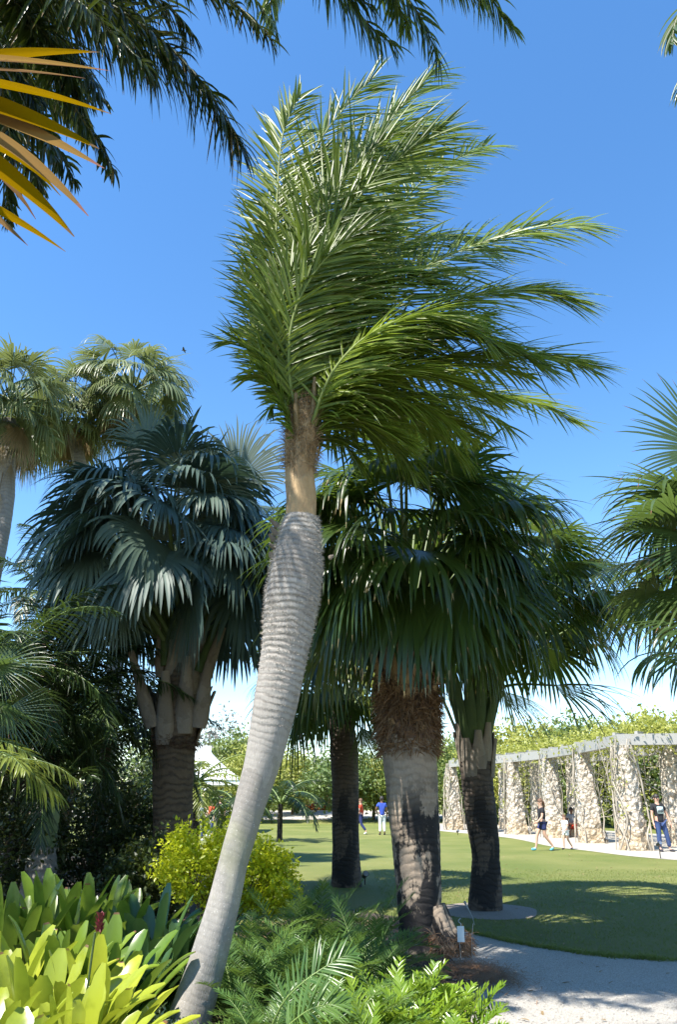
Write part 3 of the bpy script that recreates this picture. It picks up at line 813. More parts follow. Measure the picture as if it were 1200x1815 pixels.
fan(left, P(310, 1150, YL), P(215, 910, 11.8), (-.25, -.1, 1), (.2, -1, .1), 1.2, 60, 40, .65, .8, bm, 'fan_leaf', .028)
fan(left, P(320, 1150, YL), P(300, 960, 11.5), (.0, -.3, .9), (0, -1, .1), 1.1, 80, 44, .6, 1.2, bm, 'fan_leaf', .028)
fan(left, P(320, 1150, YL), P(440, 960, 12.0), (1, -.2, .2), (0, -.7, 1), 1.2, 100, 44, .5, 1.8, bm, 'fan_leaf', .028)
# shaggy fibre at the trunk top
def shag(root, c, r, h, n, mat, L=(.08, .25), name='fibres', dz=-.4, w=.012):
    mb = MB(); th = rng.uniform(0, 2*PI, n); z = rng.uniform(-.5, .5, n)*h
    o_ = np.stack([np.cos(th), np.sin(th), np.zeros(n)], 1)
    blades(mb, np.array(c)+o_*r+np.stack([0*z, 0*z, z], 1), o_*rng.uniform(.3, 1, n)[:, None]+np.stack([rng.normal(0, .6, n), rng.normal(0, .6, n), rng.normal(dz, .7, n)], 1), nrm(rng.normal(0, 1, (n, 3))), rng.uniform(L[0], L[1], n), w, [1, 1, .8, .2], 4, .6, two=True)
    return mb.build(name, mat, root)
shag(left, P(309, 1318, YL), .33, .22, 1100, M['fibre'], (.05, .13), w=.008, dz=.3)

# ================================================================ BIG CENTRAL PALM
YC = 9.5
bc = G(752, 1692); YC = float(bc[1]+.25)
tcp = [(756, 1705, 118), (747, 1672, 84), (744, 1633, 74), (739, 1508, 81), (732, 1425, 88), (726, 1342, 96), (724, 1290, 94), (722, 1225, 90), (718, 1140, 86)]
lp = [P(a, b, YC) for a, b, c in tcp]; lp[0][2] = -.05
rc_ = [c*.5/FPX*DEP(b, YC)*1.02 for a, b, c in tcp]
cen = empty('stained_fan_palm', (lp[0][0], YC, 0), 'thick fan palm with black-stained lower bark and brown fibrous collar', 'palm tree')
trunk(cen, lp[:7], rc_[:7], M['centre_bark'], 75, .002, 36, 220)
trunk(cen, [lp[6]-np.array([0, 0, .15]), lp[7], lp[8], P(716, 1060, YC)], [.36, .33, .31, .2], M['fibre'], 18, .014, name='crown_base')
shag(cen, P(724, 1282, YC), .355, .75, 2600, M['strand'], (.06, .16), w=.013, dz=-.2)
shag(cen, P(723, 1240, YC), .34, .9, 1500, M['strand'], (.08, .24), w=.018, dz=-.8)
for k in range(22):
    an = k*2.4
    boot(cen, (lp[6][0]+math.cos(an)*.30, YC+math.sin(an)*.30, P(724, 1330-(k*37 % 90), YC)[2]), (math.cos(an)*.3, math.sin(an)*.3, 1), (math.cos(an), math.sin(an), 0), rng.uniform(.12, .24), rng.uniform(.1, .2), M['sheath'], 'bark_flap', .01)
shag(cen, P(722, 1240, YC), .33, .4, 900, M['fibre'], (.06, .18), w=.012, dz=.2)
# root flare
mb = MB()
for an, L in [(-.75, .42), (.0, .40)]:
    b0 = lp[0]+np.array([math.cos(an)*.15, math.sin(an)*.15, .5])
    tube(mb, catmull([b0, b0+np.array([math.cos(an)*.1, math.sin(an)*.1, -.25]), (lp[0][0]+math.cos(an)*L, YC+math.sin(an)*L, .02)], 10), np.linspace(.10, .10, 10), 10, 0, lambda S, TH: .012*np.sin(5*TH+S*9))
mb.build('root_flare', M['centre_bark'], cen)
shag(cen, (lp[0][0]+.25, YC-.25, .08), .22, .25, 900, M['needle'], (.05, .14), w=.010, name='root_fibres')
for k in range(11):
    an = -PI/2+(k-5)*.42
    z = P(720, 1215+(k % 3)*22, YC)[2]
    boot(cen, (lp[7][0]+math.cos(an)*.30, YC+math.sin(an)*.30, z), (math.cos(an)*.16+rng.normal(0, .05), math.sin(an)*.16, 1), (math.cos(an), math.sin(an), 0), rng.uniform(.8, 1.15), rng.uniform(.2, .28), M['sheath'] if k % 3 else M['boot'])
cc = P(725, 985, YC)
fm = [M['fan_stem'], M['fan_leaf']]; dm = [M['twig'], M['dead_leaf']]
palm_crown(cen, cc, 56, 1.3, 1.25, fm, zr=(-.8, .95), spread=118, nseg=46, fused=.52, droop=1.8, pet=.022, rootc=P(722, 1130, YC), tilt=.55)
for k in range(9):
    an = -2.9+k*.7
    hub = P(722, 1085, YC)+np.array([math.cos(an)*.55, math.sin(an)*.5, .1])
    fan(cen, P(722, 1150, YC), hub, (math.cos(an)*.35, math.sin(an)*.3, -1), (math.cos(an), math.sin(an), .2), rng.uniform(.55, .85), 40, 16, .2, .4, dm, 'dead_leaf', .014)
fan(cen, P(722, 1120, YC), P(850, 1015, 8.8), (1, -.15, -.35), (0, -.55, 1), 1.45, 95, 44, .45, 1.2, fm, 'fan_leaf', .02, cup=.3)
fan(cen, P(722, 1120, YC), P(780, 850, 9.0), (1, -.1, .1), (0, -.6, 1), 1.5, 100, 44, .45, 1.2, fm, 'fan_leaf', .02, cup=.3)
fan(cen, P(722, 1120, YC), P(850, 860, 10.0), (1, .1, .3), (0, -.6, 1), 1.35, 110, 44, .45, .9, fm, 'fan_leaf', .02, cup=.2)
fan(cen, P(722, 1120, YC), P(690, 900, 8.6), (-.2, -.6, -.3), (-.2, -.6, 1), 1.2, 100, 44, .45, 1.8, fm, 'fan_leaf', .02, cup=.2)

# ================================================================ RIGHT PALM ON THE LAWN
YR = float(rc[1])
tcp = [(868, 1625, 62), (862, 1523, 47), (853, 1450, 56), (846, 1377, 58), (843, 1320, 60), (842, 1260, 50), (845, 1180, 44)]
lp = [P(a, b, YR) for a, b, c in tcp]; lp[0] = np.array([rc[0], YR, -.05])
rr_ = [c*.5/FPX*DEP(b, YR) for a, b, c in tcp]
rig = empty('dark_fan_palm', (lp[0][0], YR, 0), 'fan palm with dark tapering trunk standing in a sandy ring on the lawn', 'palm tree')
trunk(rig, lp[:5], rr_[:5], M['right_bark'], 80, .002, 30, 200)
trunk(rig, [lp[4]-np.array([0, 0, .1]), lp[5], lp[6]], [.26, .2, .12], M['boot_green'], 5, .002, name='crown_base')
for k in range(9):
    an = -PI/2+(k-4)*.62
    z = P(843, 1378-(k % 3)*14, YR)[2]
    boot(rig, (lp[4][0]+math.cos(an)*.25, YR+math.sin(an)*.25, z), (math.cos(an)*.10, math.sin(an)*.1, 1), (math.cos(an), math.sin(an), 0), .62, .27, M['boot'])
for k in range(10):
    an = -PI/2+(k-4.5)*.5
    b0 = P(843, 1325, YR)+np.array([math.cos(an)*.2, math.sin(an)*.2, 0])
    e = b0+np.array([math.cos(an)*.45*(abs(math.sin(k*1.3))+.3), math.sin(an)*.4, 1.7])
    boot(rig, b0, e-b0, (math.cos(an), math.sin(an), 0), 1.7, .22, M['boot_green'], 'petiole_base')
rcn = P(895, 1065, YR)
palm_crown(rig, rcn, 38, 1.3, 1.5, fm, zr=(-.45, .9), spread=112, nseg=44, fused=.5, droop=1.6, pet=.022, rootc=P(850, 1230, YR), tilt=.55)
fan(rig, P(845, 1230, YR), P(985, 1215, 12.2), (1, -.1, .0), (0, -.5, 1), 1.4, 75, 36, .4, 1.3, [M['fan_stem'], M['sabal_leaf']], 'fan_leaf', .02, cup=.3)
fan(rig, P(845, 1230, YR), P(1000, 1060, 12.0), (1, -.1, -.2), (0, -.5, 1), 1.4, 95, 40, .4, 1.8, fm, 'fan_leaf', .02, cup=.3)
fan(rig, P(845, 1250, YR), P(890, 1225, 13.6), (.9, .3, -.2), (0, -.5, 1), 1.4, 95, 40, .4, .9, fm, 'fan_leaf', .02, cup=.3)

# ================================================================ SMALL MIDDLE PALM
YS = 16.5
lp = [np.array([P(614, 1560, YS)[0], YS, -.05]), P(613, 1500, YS), P(612, 1400, YS), P(610, 1330, YS), P(604, 1260, YS)]
sm = empty('short_fan_palm', (lp[0][0], YS, 0), 'fan palm with near-black trunk and low hanging leaves between leaning and stained palms', 'palm tree')
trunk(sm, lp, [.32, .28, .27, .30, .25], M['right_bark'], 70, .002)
palm_crown(sm, P(596, 1205, YS), 34, 1.25, 1.3, fm, zr=(-.6, .9), spread=120, nseg=40, fused=.42, droop=1.9, pet=.02, rootc=P(604, 1270, YS), tilt=.6)
lm = [M['fan_stem'], M['lime_leaf']]
fan(sm, P(604, 1270, YS), P(570, 1130, 15.2), (-.1, -.5, -.8), (-.1, -.8, .5), 2.3, 55, 34, .4, 1.2, [M['fan_stem'], M['edge_leaf']], 'fan_leaf', .02)
fan(sm, P(604, 1270, YS), P(625, 1110, 15.2), (.25, -.5, -.8), (.1, -.8, .5), 2.3, 45, 34, .4, 1.2, lm, 'fan_leaf', .02)
fan(sm, P(604, 1270, YS), P(640, 1290, 15.8), (.45, -.3, -.9), (.4, -.8, .3), 1.25, 50, 26, .3, .3, fm, 'fan_leaf', .02)

# ================================================================ RIGHT-EDGE PALM
YE = 9.0
ce = P(1345, 985, YE)
edg = empty('glossy_fan_palm', (ce[0]+.3, YE, 0), 'glossy green fan palm leaning into view along the right edge of the picture', 'palm tree')
trunk(edg, [(ce[0]+.35, YE, -.05), (ce[0]+.3, YE, 1.8), (ce[0], YE, ce[2]-.8)], [.28, .24, .26], M['right_bark'], 70, .002)
em = [M['fan_stem'], M['edge_leaf']]
palm_crown(edg, ce, 30, 1.25, 1.15, em, zr=(-.6, .95), spread=115, nseg=46, fused=.48, droop=.9, pet=.02, rootc=ce-np.array([0, 0, .7]), tilt=.35)
fan(edg, ce-np.array([0, 0, .6]), P(1260, 800, 8.6), (-.75, -.1, .62), (-.3, -1, .3), 1.25, 95, 44, .45, .3, em, 'fan_leaf', .02)
fan(edg, ce-np.array([0, 0, .6]), P(1245, 960, 8.4), (-1, -.1, .15), (0, -.9, .6), 1.05, 55, 30, .45, .25, em, 'fan_leaf', .02, cup=.3)
fan(edg, ce-np.array([0, 0, .6]), P(1250, 1110, 8.4), (-1, -.1, .1), (0, -.5, 1), 1.1, 100, 40, .45, 1.6, em, 'fan_leaf', .02, cup=.4)
fan(edg, ce-np.array([0, 0, .6]), P(1235, 1160, 8.2), (-1, -.1, .05), (0, -.5, 1), 1.0, 100, 40, .45, 2.2, em, 'fan_leaf', .02, cup=.4)
fan(edg, ce-np.array([0, 0, .6]), P(1255, 880, 8.9), (-1, -.1, -.1), (0, -.9, .8), 1.1, 100, 40, .45, .3, em, 'fan_leaf', .02, cup=.2)

# ================================================================ TALL THIN-TRUNKED FAN PALMS, FAR LEFT
sbm = [M['fan_stem'], M['sabal_leaf']]
for (tx, cx, cy, Y, n, lab) in [(8, 20, 715, 17, 46, 'tall fan palm cut by the left edge, grey trunk hung with tan dead leaves'),
                                (238, 235, 690, 19, 44, 'tall fan palm whose sunlit crown rises directly above the blue-green fan palm'),
                                (150, 130, 725, 19.5, 46, 'tall fan palm with the lowest crown, wedged between two taller fan palms at upper left')]:
    c = P(cx, cy, Y); b = P(tx, cy+180, Y)
    r_ = empty('tall_fan_palm', (b[0], Y, 0), lab, 'palm tree', 'tall fan palms at upper left')
    trunk(r_, [(b[0], Y, -.05), (b[0], Y, b[2]*.6), b, c-np.array([0, 0, .5])], [.24, .19, .20, .18], M['grey_bark'], 40, .002, 20, 120)
    palm_crown(r_, c, n, 1.12, 1.15, sbm, zr=(-.9, 1.), spread=105, nseg=34, fused=.45, droop=1.5, pet=.015, tilt=.7, cup=.6, twist=.35)
    for k in range(20 if tx < 50 else 13):
        an = k*2.4+1
        hub = c+np.array([math.cos(an)*.55, math.sin(an)*.55, -.85])
        fan(r_, c-np.array([0, 0, .6]), hub, (math.cos(an)*.3, math.sin(an)*.3, -1), (math.cos(an), math.sin(an), .2), rng.uniform(.7, 1.5) if tx < 50 else rng.uniform(.6, 1.1), 40, 20, .3, .4, dm, 'dead_leaf', .015)

    if tx < 50:
        for k in range(12):
            an = k*2.4
            hub = c+np.array([math.cos(an)*.28+.1, math.sin(an)*.28, -1.0-.16*k])
            fan(r_, hub+np.array([0, 0, .5]), hub, (math.cos(an)*.12, math.sin(an)*.1, -1), (math.cos(an), math.sin(an), .2), rng.uniform(.7, 1.2), 22, 14, .2, .3, dm, 'dead_leaf', .012)
# ================================================================ OVERHEAD PALMS
om = [M['over_rachis'], M['over_leaf']]; om2 = [M['over_rachis'], M['over_leaf2']]
YO = 4.6
co = P(-95, -110, YO)
ov = empty('overhead_feather_palm', (co[0]-.5, YO+.2, 0), 'tall feather palm outside the upper left corner, its dark fronds drooping into the sky', 'palm tree')
trunk(ov, [(co[0]-.5, YO+.2, -.05), (co[0]-.35, YO+.1, 4), tuple(co)], [.22, .17, .15], M['grey_bark'], 40, .006)
OF = [
 ([(-95, -110, 4.6), (40, -60, 4.5), (180, 0, 4.5), (290, 75, 4.6), (370, 165, 4.7), (425, 255, 4.8)], .8, 120),
 ([(-95, -110, 4.6), (20, -70, 4.9), (150, -20, 5.2), (250, 50, 5.4), (310, 120, 5.5)], .7, 80),
 ([(-95, -110, 4.6), (0, -20, 4.6), (70, 80, 4.6), (125, 180, 4.7), (175, 255, 4.8), (200, 300, 4.8)], .42, 80),
 ([(-95, -110, 4.6), (-40, 0, 4.8), (-10, 100, 5.0), (10, 200, 5.1), (20, 270, 5.1)], .5, 60),
 ([(-95, -110, 4.6), (50, -120, 4.3), (200, -90, 4.1), (330, -40, 4.0), (420, 10, 4.0), (480, 70, 4.0)], .45, 85),
 ([(-95, -110, 4.6), (20, -60, 4.3), (120, -10, 4.1), (200, 60, 4.1), (250, 110, 4.1)], .7, 75),
 ([(-95, -110, 4.6), (-20, -40, 5.2), (60, 30, 5.7), (130, 90, 6.0), (170, 150, 6.1)], .7, 70),
 ([(-95, -110, 4.6), (30, -70, 4.8), (130, -20, 4.9), (220, 50, 5.0), (275, 130, 5.1)], .7, 80),
 ([(-95, -110, 4.6), (40, -100, 4.8), (160, -60, 4.9), (270, -10, 5.0), (340, 60, 5.1)], .6, 80),
 ([(-95, -110, 4.6), (-30, -50, 4.5), (40, 20, 4.5), (100, 90, 4.6), (140, 170, 4.7)], .6, 80),
 ([(-95, -110, 4.6), (-50, -30, 5.1), (-10, 60, 5.4), (30, 130, 5.6), (60, 180, 5.6)], .6, 70),
 ([(-95, -110, 4.6), (-10, -80, 5.2), (80, -40, 5.8), (170, 0, 6.2), (240, 30, 6.4)], .7, 70),
]
for pp, L, nl in OF:
    frond(ov, [P(*q) for q in pp], int(nl*1.4), L*1.05, .034, om, up=np.array([.1, -.3, 1.]), droop=1.3, a0=60, a1=22, plume=.35, start=.1, rr=.022, S=6, lift=-.15,
          lenp=[.6, .9, 1, 1, 1, .9, .8, .65, .45])
for k in range(7):   # the rest of the crown, out of view but shading the garden
    az = 1.5+k*.35; el = .9-.09*k
    frond(ov, arc(co, az, el, 3.6, 1.3), 44, .7, .06, om, droop=1.2, a0=60, a1=22, plume=.35, start=.1, rr=.022, S=3, lift=-.1)


# tall palm added beyond the left edge to shade the thicket and blue palm
ct = np.array([-6.7, 8.9, 13.2])
tl = empty('added_shade_palm', (-7.6, 8.4, 0), 'very tall feather palm added beyond left edge to shade thicket and blue-green palm', 'palm tree')
trunk(tl, [(-7.6, 8.4, -.05), (-7.5, 8.5, 6), tuple(ct)], [.26, .2, .17], M['grey_bark'], 40, .003)
for k in range(26):
    frond(tl, arc(ct, k*2.4, 1.1-.06*k, 2.8, 1.2), 60, .75, .07, om, droop=.9, plume=.35, start=.1, rr=.03, S=3, lift=-.1, n=14)

c2 = np.array([.35, 2.1, 9.3])
o2 = empty('second_overhead_palm', (1.9, -1.6, 0), 'feather palm whose frond tips hang from the top edge above the leaning palm', 'palm tree')
trunk(o2, [(1.9, -1.6, -.05), (1.6, -.6, 4.5), tuple(c2)], [.2, .16, .14], M['grey_bark'], 40, .006)
OF2 = [
 ([(600, -330, 3.6), (640, -150, 4.3), (690, -50, 4.7), (745, 30, 4.9), (780, 110, 5.0)], .5, 70),
 ([(600, -330, 3.6), (680, -200, 4.0), (760, -110, 4.3), (840, -40, 4.5), (905, 45, 4.6)], .5, 70),
 ([(600, -330, 3.6), (560, -200, 4.1), (540, -120, 4.4), (560, -60, 4.5), (600, -20, 4.6), (660, 10, 4.6)], .5, 60),
 ([(600, -330, 3.6), (500, -200, 4.1), (400, -120, 4.4), (350, -70, 4.5), (330, -20, 4.6)], .4, 60),
 ([(600, -330, 3.6), (640, -180, 4.3), (650, -90, 4.6), (690, -20, 4.7), (720, 40, 4.7)], .55, 80),
 ([(600, -330, 3.6), (560, -160, 4.3), (570, -80, 4.5), (610, -10, 4.6), (660, 50, 4.7), (700, 80, 4.7)], .5, 80),
 ([(600, -330, 3.6), (700, -200, 4.3), (760, -90, 4.6), (820, -30, 4.7), (850, 0, 4.7)], .5, 80),
 ([(600, -330, 3.6), (460, -180, 4.5), (400, -90, 4.8), (440, -20, 4.9), (480, 40, 4.9)], .4, 70),
 ([(600, -330, 3.6), (560, -180, 4.6), (500, -80, 5.2), (480, 0, 5.6), (490, 60, 5.7)], .45, 60),
 ([(600, -330, 3.6), (760, -240, 3.9), (900, -170, 4.0), (1020, -120, 4.1), (1110, -80, 4.1)], .55, 60),
]
for pp, L, nl in OF2:
    pp = [tuple(c2)]+[tuple(P(*q)) for q in pp[1:]]
    frond(o2, pp, int(nl*1.5), L*1.15, .032, om2, up=np.array([.1, -.3, 1.]), droop=1.2, a0=60, a1=20, plume=.3, start=.2, rr=.02, S=6, lift=-.2,
          lenp=[.6, .9, 1, 1, 1, .9, .8, .65, .45])
for k in range(4):
    frond(o2, arc(c2, 2.7+k*.5, .9-.07*k, 3.4, 1.4), 44, .6, .05, om2, droop=1.2, plume=.3, S=3, lift=-.1)
c3 = P(1330, -20, 4.2)
o3 = empty('right_overhead_palm', (c3[0]+.3, 4.2, 0), 'feather palm beyond the upper right corner, only drooping leaflet tips showing', 'palm tree')
trunk(o3, [(c3[0]+.6, 4.2, -.05), (c3[0]+.4, 4.2, 4), tuple(c3)], [.2, .15, .13], M['grey_bark'], 40, .006)
for pp, L in [([(1330, -20, 4.2), (1280, -10, 4.1), (1225, 0, 4.0), (1200, 35, 4.0), (1192, 75, 4.0)], .36), ([(1330, -20, 4.2), (1290, 60, 4.4), (1235, 100, 4.5), (1210, 160, 4.5)], .36)]:
    frond(o3, [P(*q) for q in pp], 40, L, .03, om2, up=np.array([-.5, -.3, 1.]), droop=1.2, plume=.25, start=.2, S=5, lift=-.1)
for k in range(6):
    frond(o3, arc(c3, -1.0+k*.35, .8-.05*k, 2.6, 1.3), 40, .5, .05, om2, droop=1.2, plume=.3, S=3, lift=-.1)

# ================================================================ VARIEGATED STRAP PLANT (left edge, near)
YV = 2.3
cv = P(-190, 205, YV)
vg = empty('variegated_plant', (cv[0], YV, 0), 'close yellow and pink striped strap leaves poking in from the left edge', 'plant')
mbv = MB(); tube(mbv, catmull([(cv[0]-.1, YV, -.05), (cv[0]-.05, YV, 2), tuple(cv)], 20), np.linspace(.06, .04, 20), 10, 0, lambda S, TH: .004*np.sin(S*60))
mbv.build('stem', M['grey_bark'], vg)
for k, (x0, y0, x1, y1, w, pk, g) in enumerate([(-60, 122, 172, 97, 42, 0, .1), (-60, 108, 190, 128, 30, 1, .05), (-60, 150, 190, 206, 46, 0, .08), (-60, 178, 168, 268, 44, 2, .1), (-60, 200, 175, 304, 44, 1, .1),
        (-60, 235, 128, 406, 40, 1, .25), (-60, 262, 112, 432, 42, 0, .2), (-60, 320, 42, 438, 22, 1, .1), (-60, 128, 146, 143, 20, 1, .08), (-60, 340, 108, 450, 22, 2, .1)]):
    tipp = P(x1, y1, YV-.1-.03*(k % 3)); b0 = P(x0-100, y0+(y0-y1)*.35, YV-.03*(k % 4))
    d = tipp-b0; L = np.linalg.norm(d)
    mb = MB()
    blades(mb, [b0], [d+np.array([0, 0, g*L])], [(.1, -1, .15+.25*(k % 3))], L*1.01, 1.0*w/FPX*DEP(y0, YV), [.5, .8, 1, 1, .95, .85, .7, .5, .28, .04], 14, g*2, 1.6, .22, 0)
    mb.build('leaf', M['pink_strap'] if pk == 1 else M['yellow_strap'], vg)
for k in range(16):
    mb = MB(); az = .7+k*.33
    blades(mb, [cv+np.array([math.cos(az), math.sin(az), 0])*.05], [(math.cos(az), math.sin(az), .5)], [(0, 0, 1.)], .7, .06, [.5, .8, 1, 1, .9, .7, .4, .05], 10, 1., 1.6, .22, 0)
    mb.build('leaf', M['pink_strap'] if k % 2 else M['yellow_strap'], vg)

# ================================================================ FOREGROUND BROMELIADS
BR = [ # x, y, leaf length, width, n, material, lean, label
 ((20, 1850, 3.7), 0.74, 0.131, 27, 'brom', 1, 'large lime bromeliad in the bottom left corner with a withered orange-tan lower leaf', 2),
 ((130, 1840, 4.3), 0.74, 0.124, 30, 'brom', 1, 'lime bromeliad with broad pale leaves right of the corner bromeliad with withered leaves', 0),
 ((-30, 1790, 4.3), 0.80, 0.124, 27, 'brom', 0, 'bright lime bromeliad cut by the left edge above the corner bromeliad', 0),
 ((75, 1760, 4.7), 0.80, 0.131, 30, 'brom', 1, 'brightest yellow-green bromeliad in the middle of the lower left clump', 0),
 ((168, 1765, 5.0), 0.77, 0.123, 27, 'brom', 0, 'lime bromeliad whose narrow leaves cross the dark gap beside the red flower spike', 0),
 ((180, 1850, 4.7), 0.33, 0.079, 25, 'brom', 0, 'small tight yellow-green bromeliad standing lowest, just left of the leaning trunk', 0),
 ((222, 1745, 5.4), 0.38, 0.084, 25, 'brom', 0, 'small upright lime bromeliad nearest the leaning trunk, at mid height of the clump', 0),
 ((10, 1680, 5.4), 0.85, 0.123, 27, 'brom', 0, 'lime bromeliad at the left edge in the second row back', 0),
 ((110, 1670, 5.7), 0.85, 0.123, 27, 'brom_dk', 0, 'mid-green bromeliad in the second row behind the brightest one', 0),
 ((200, 1665, 5.9), 0.79, 0.115, 27, 'brom_dk', 0, 'mid-green bromeliad in the second row touching the dark ones beside it', 0),
 ((30, 1610, 6.9), 0.94, 0.115, 25, 'brom_dk', 0, 'green bromeliad in the back row at the left edge', 0),
 ((100, 1600, 7.2), 1.03, 0.115, 25, 'brom_dk', 0, 'tallest green bromeliad in the back row against the dark thicket', 0),
 ((165, 1605, 7.2), 0.97, 0.115, 25, 'brom_dk', 0, 'green bromeliad in the back row just right of the tallest one', 0),
 ((225, 1610, 7.2), 0.92, 0.115, 25, 'brom_dk', 0, 'green bromeliad at the right end of the sunlit back row', 0),
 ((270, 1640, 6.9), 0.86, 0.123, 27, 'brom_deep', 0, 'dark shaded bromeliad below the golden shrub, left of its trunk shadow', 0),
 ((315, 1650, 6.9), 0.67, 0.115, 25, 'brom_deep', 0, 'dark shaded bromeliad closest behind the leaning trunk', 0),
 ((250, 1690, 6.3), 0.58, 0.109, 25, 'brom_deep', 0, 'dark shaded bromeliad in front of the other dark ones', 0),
]
for (gp, L, wd, n, m, ln, lab, old) in BR:
    g = P(gp[0], gp[1], gp[2])
    brom(float(g[0]), float(gp[2]), L, wd, n, M[m], lab, 0.0, (3, 42), (.05*ln, -.05), old)
# flower spike
fp = P(176, 1638, 4.55)
fl = empty('bromeliad_flower', (fp[0]-.12, 4.6, 0), 'dark red bromeliad flower spike rising among the lime leaves', 'flower')
mb = MB(); tube(mb, catmull([(fp[0]-.12, 4.6, .0), (fp[0]-.05, 4.58, fp[2]*.5), fp-np.array([.02, 0, .04])], 12), np.linspace(.007, .006, 12), 8)
mb.build('flower_stalk', M['boot_green'], fl)
M['flower'] = solid('dark_red_bracts', (.16, .02, .03), .5)
mb = MB(); n = 40
th = rng.uniform(0, 6.28, n); zz = rng.uniform(-.05, .03, n)
blades(mb, fp+np.stack([np.cos(th)*.01, np.sin(th)*.01, zz], 1), np.stack([np.cos(th)*.5, np.sin(th)*.5, np.ones(n)], 1), np.stack([-np.cos(th), -np.sin(th), th*0+.5], 1), .04, .018, [.5, 1, .8, .1], 4, 0, fold=.3)
mb.build('flower_head', M['flower'], fl)

# ================================================================ FEATHERY CYCADS AND FERNS
def cycad(px, py, Y, nf, L, leaf, lw, nl, mat, label, name='feathery_shrub', el=(1.35, .35), drop=.9, group='feathery shrubs below the leaning palm', z0=.0, stiff=.15, cat='shrub', a0=68, spread=.06):
    g = P(px, py, Y)
    root = empty(name, (g[0], Y, 0), label, cat, group)
    for k in range(nf):
        az = k*2.4+rng.uniform(-.3, .3); u = (k+.5)/nf
        e = el[0]+(el[1]-el[0])*u+rng.normal(0, .1)
        b = (g[0]+math.cos(az)*spread*rng.random(), Y+math.sin(az)*spread*rng.random(), z0+.02+.05*rng.random())
        frond(root, arc(b, az, e, L*rng.uniform(.75, 1.1), drop*rng.uniform(.6, 1.3)), nl, leaf, lw, mat, droop=stiff*rng.uniform(.5, 2), a0=a0, a1=35, plume=.08, start=.22, rr=.006, S=3, lift=.25, n=12,
              lenp=[.6, .95, 1, 1, .9, .75, .45])
    return root
cm = [M['cycad_stem'], M['cycad']]; zm = [M['cycad_stem'], M['zamia']]
CY = [
 (440, 1640, 7.4, 22, .95, 'feathery shrub below the golden shrub, right against the leaning trunk'),
 (500, 1610, 8.2, 22, 1.0, 'feathery shrub at the back, below the right side of the golden shrub'),
 (565, 1600, 8.4, 22, 1.0, 'tallest feathery shrub, in front of the short near-black palm trunk'),
 (640, 1610, 8.2, 22, .95, 'feathery shrub at the back, left of the black-stained palm trunk'),
 (420, 1710, 6.4, 22, .85, 'feathery shrub in the middle row touching the leaning trunk'),
 (495, 1700, 6.6, 24, .9, 'feathery shrub in the centre of the middle row'),
 (580, 1700, 6.6, 24, .95, 'dark feathery shrub with tufted upright fronds in the middle row'),
 (650, 1680, 7.2, 22, .9, 'feathery shrub beside the foot of the black-stained palm'),
 (478, 1800, 5.6, 16, .50, 'low feathery shrub at the bottom edge beside the leaning trunk'),
 (470, 1810, 5.4, 18, .62, 'low feathery shrub at the bottom edge with brown stems showing'),
 (545, 1800, 5.2, 18, .72, 'front feathery shrub with two broad fronds lying open to the light'),
 (610, 1790, 5.6, 20, .7, 'feathery shrub at the bottom between the open fronds and the glossy shrubs'),
 (262, 1740, 6.4, 16, .5, 'feathery shrub left of the leaning trunk, above the grey-green herb'),
 (265, 1800, 5.9, 14, .38, 'small feathery shrub left of the leaning trunk base'),
]
for (a, b, Y, nf, L, lab) in CY:
    cycad(a, b, Y, int(nf*1.25), L*.92, .15 if L > .8 else .12, .0095, 40, cm, lab)
# broad open fronds in front
fo = empty('open_frond_plant', (P(520, 1800, 4.9)[0], 4.9, 0), 'two long open comb-like fronds arching over the bottom centre of the bed', 'shrub', 'feathery shrubs below the leaning palm')
frond(fo, [P(470, 1850, 4.9), P(500, 1780, 4.8), P(545, 1735, 4.75), P(600, 1700, 4.8), P(625, 1690, 4.85)], 26, .20, .016, cm, up=np.array([-.2, -.8, .7]), droop=.25, plume=.06, start=.35, rr=.007, S=3, lift=.2, n=14)
frond(fo, [P(480, 1850, 4.7), P(520, 1810, 4.6), P(560, 1785, 4.55), P(610, 1780, 4.6)], 24, .20, .016, cm, up=np.array([-.2, -.8, .9]), droop=.25, plume=.06, start=.3, rr=.007, S=3, lift=.2, n=14)
ZY = [
 (690, 1755, 6.3, 24, .5, 'glossy yellow-green shrub touching the foot of the black-stained palm'),
 (745, 1765, 6.4, 22, .45, 'glossy yellow-green shrub at the roots of the black-stained palm'),
 (790, 1790, 6.1, 22, .42, 'glossy yellow-green shrub furthest right, edging the white path'),
 (660, 1800, 5.7, 24, .5, 'glossy yellow-green shrub left of centre in the lower front group'),
 (725, 1810, 5.6, 24, .5, 'glossy yellow-green shrub in the middle of the lower front group'),
 (780, 1850, 5.3, 22, .42, 'glossy yellow-green shrub at the bottom edge beside the white path'),
 (690, 1860, 5.0, 24, .45, 'glossy yellow-green shrub cut off by the bottom edge'),
 (630, 1860, 4.9, 20, .45, 'glossy yellow-green shrub at the bottom edge below the open fronds'),
]
for (a, b, Y, nf, L, lab) in ZY:
    cycad(a, b, Y, nf+8, L, .11, .021, 15, zm, lab, 'glossy_shrub', (1.4, .2), .8, 'glossy shrubs by the white path', stiff=.05, a0=58, spread=.2)
# grey-green herb, pale flowers
hb = P(283, 1760, 5.1)
bushy((hb[0], 5.2, .22), (.07, .10, .22), 22, 60, .045, M['greyherb'], 'grey-green herb with pale spikes at the left foot of the leaning trunk', 'herb', None, .03, 'plant', el=4)
hb = P(85, 1810, 3.6)
bushy((hb[0], 3.3, .12), (.10, .10, .12), 18, 50, .05, M['greyherb'], 'small wispy grey-green tuft at the bottom edge below the withered bromeliad leaf', 'herb', None, .03, 'plant', el=7)

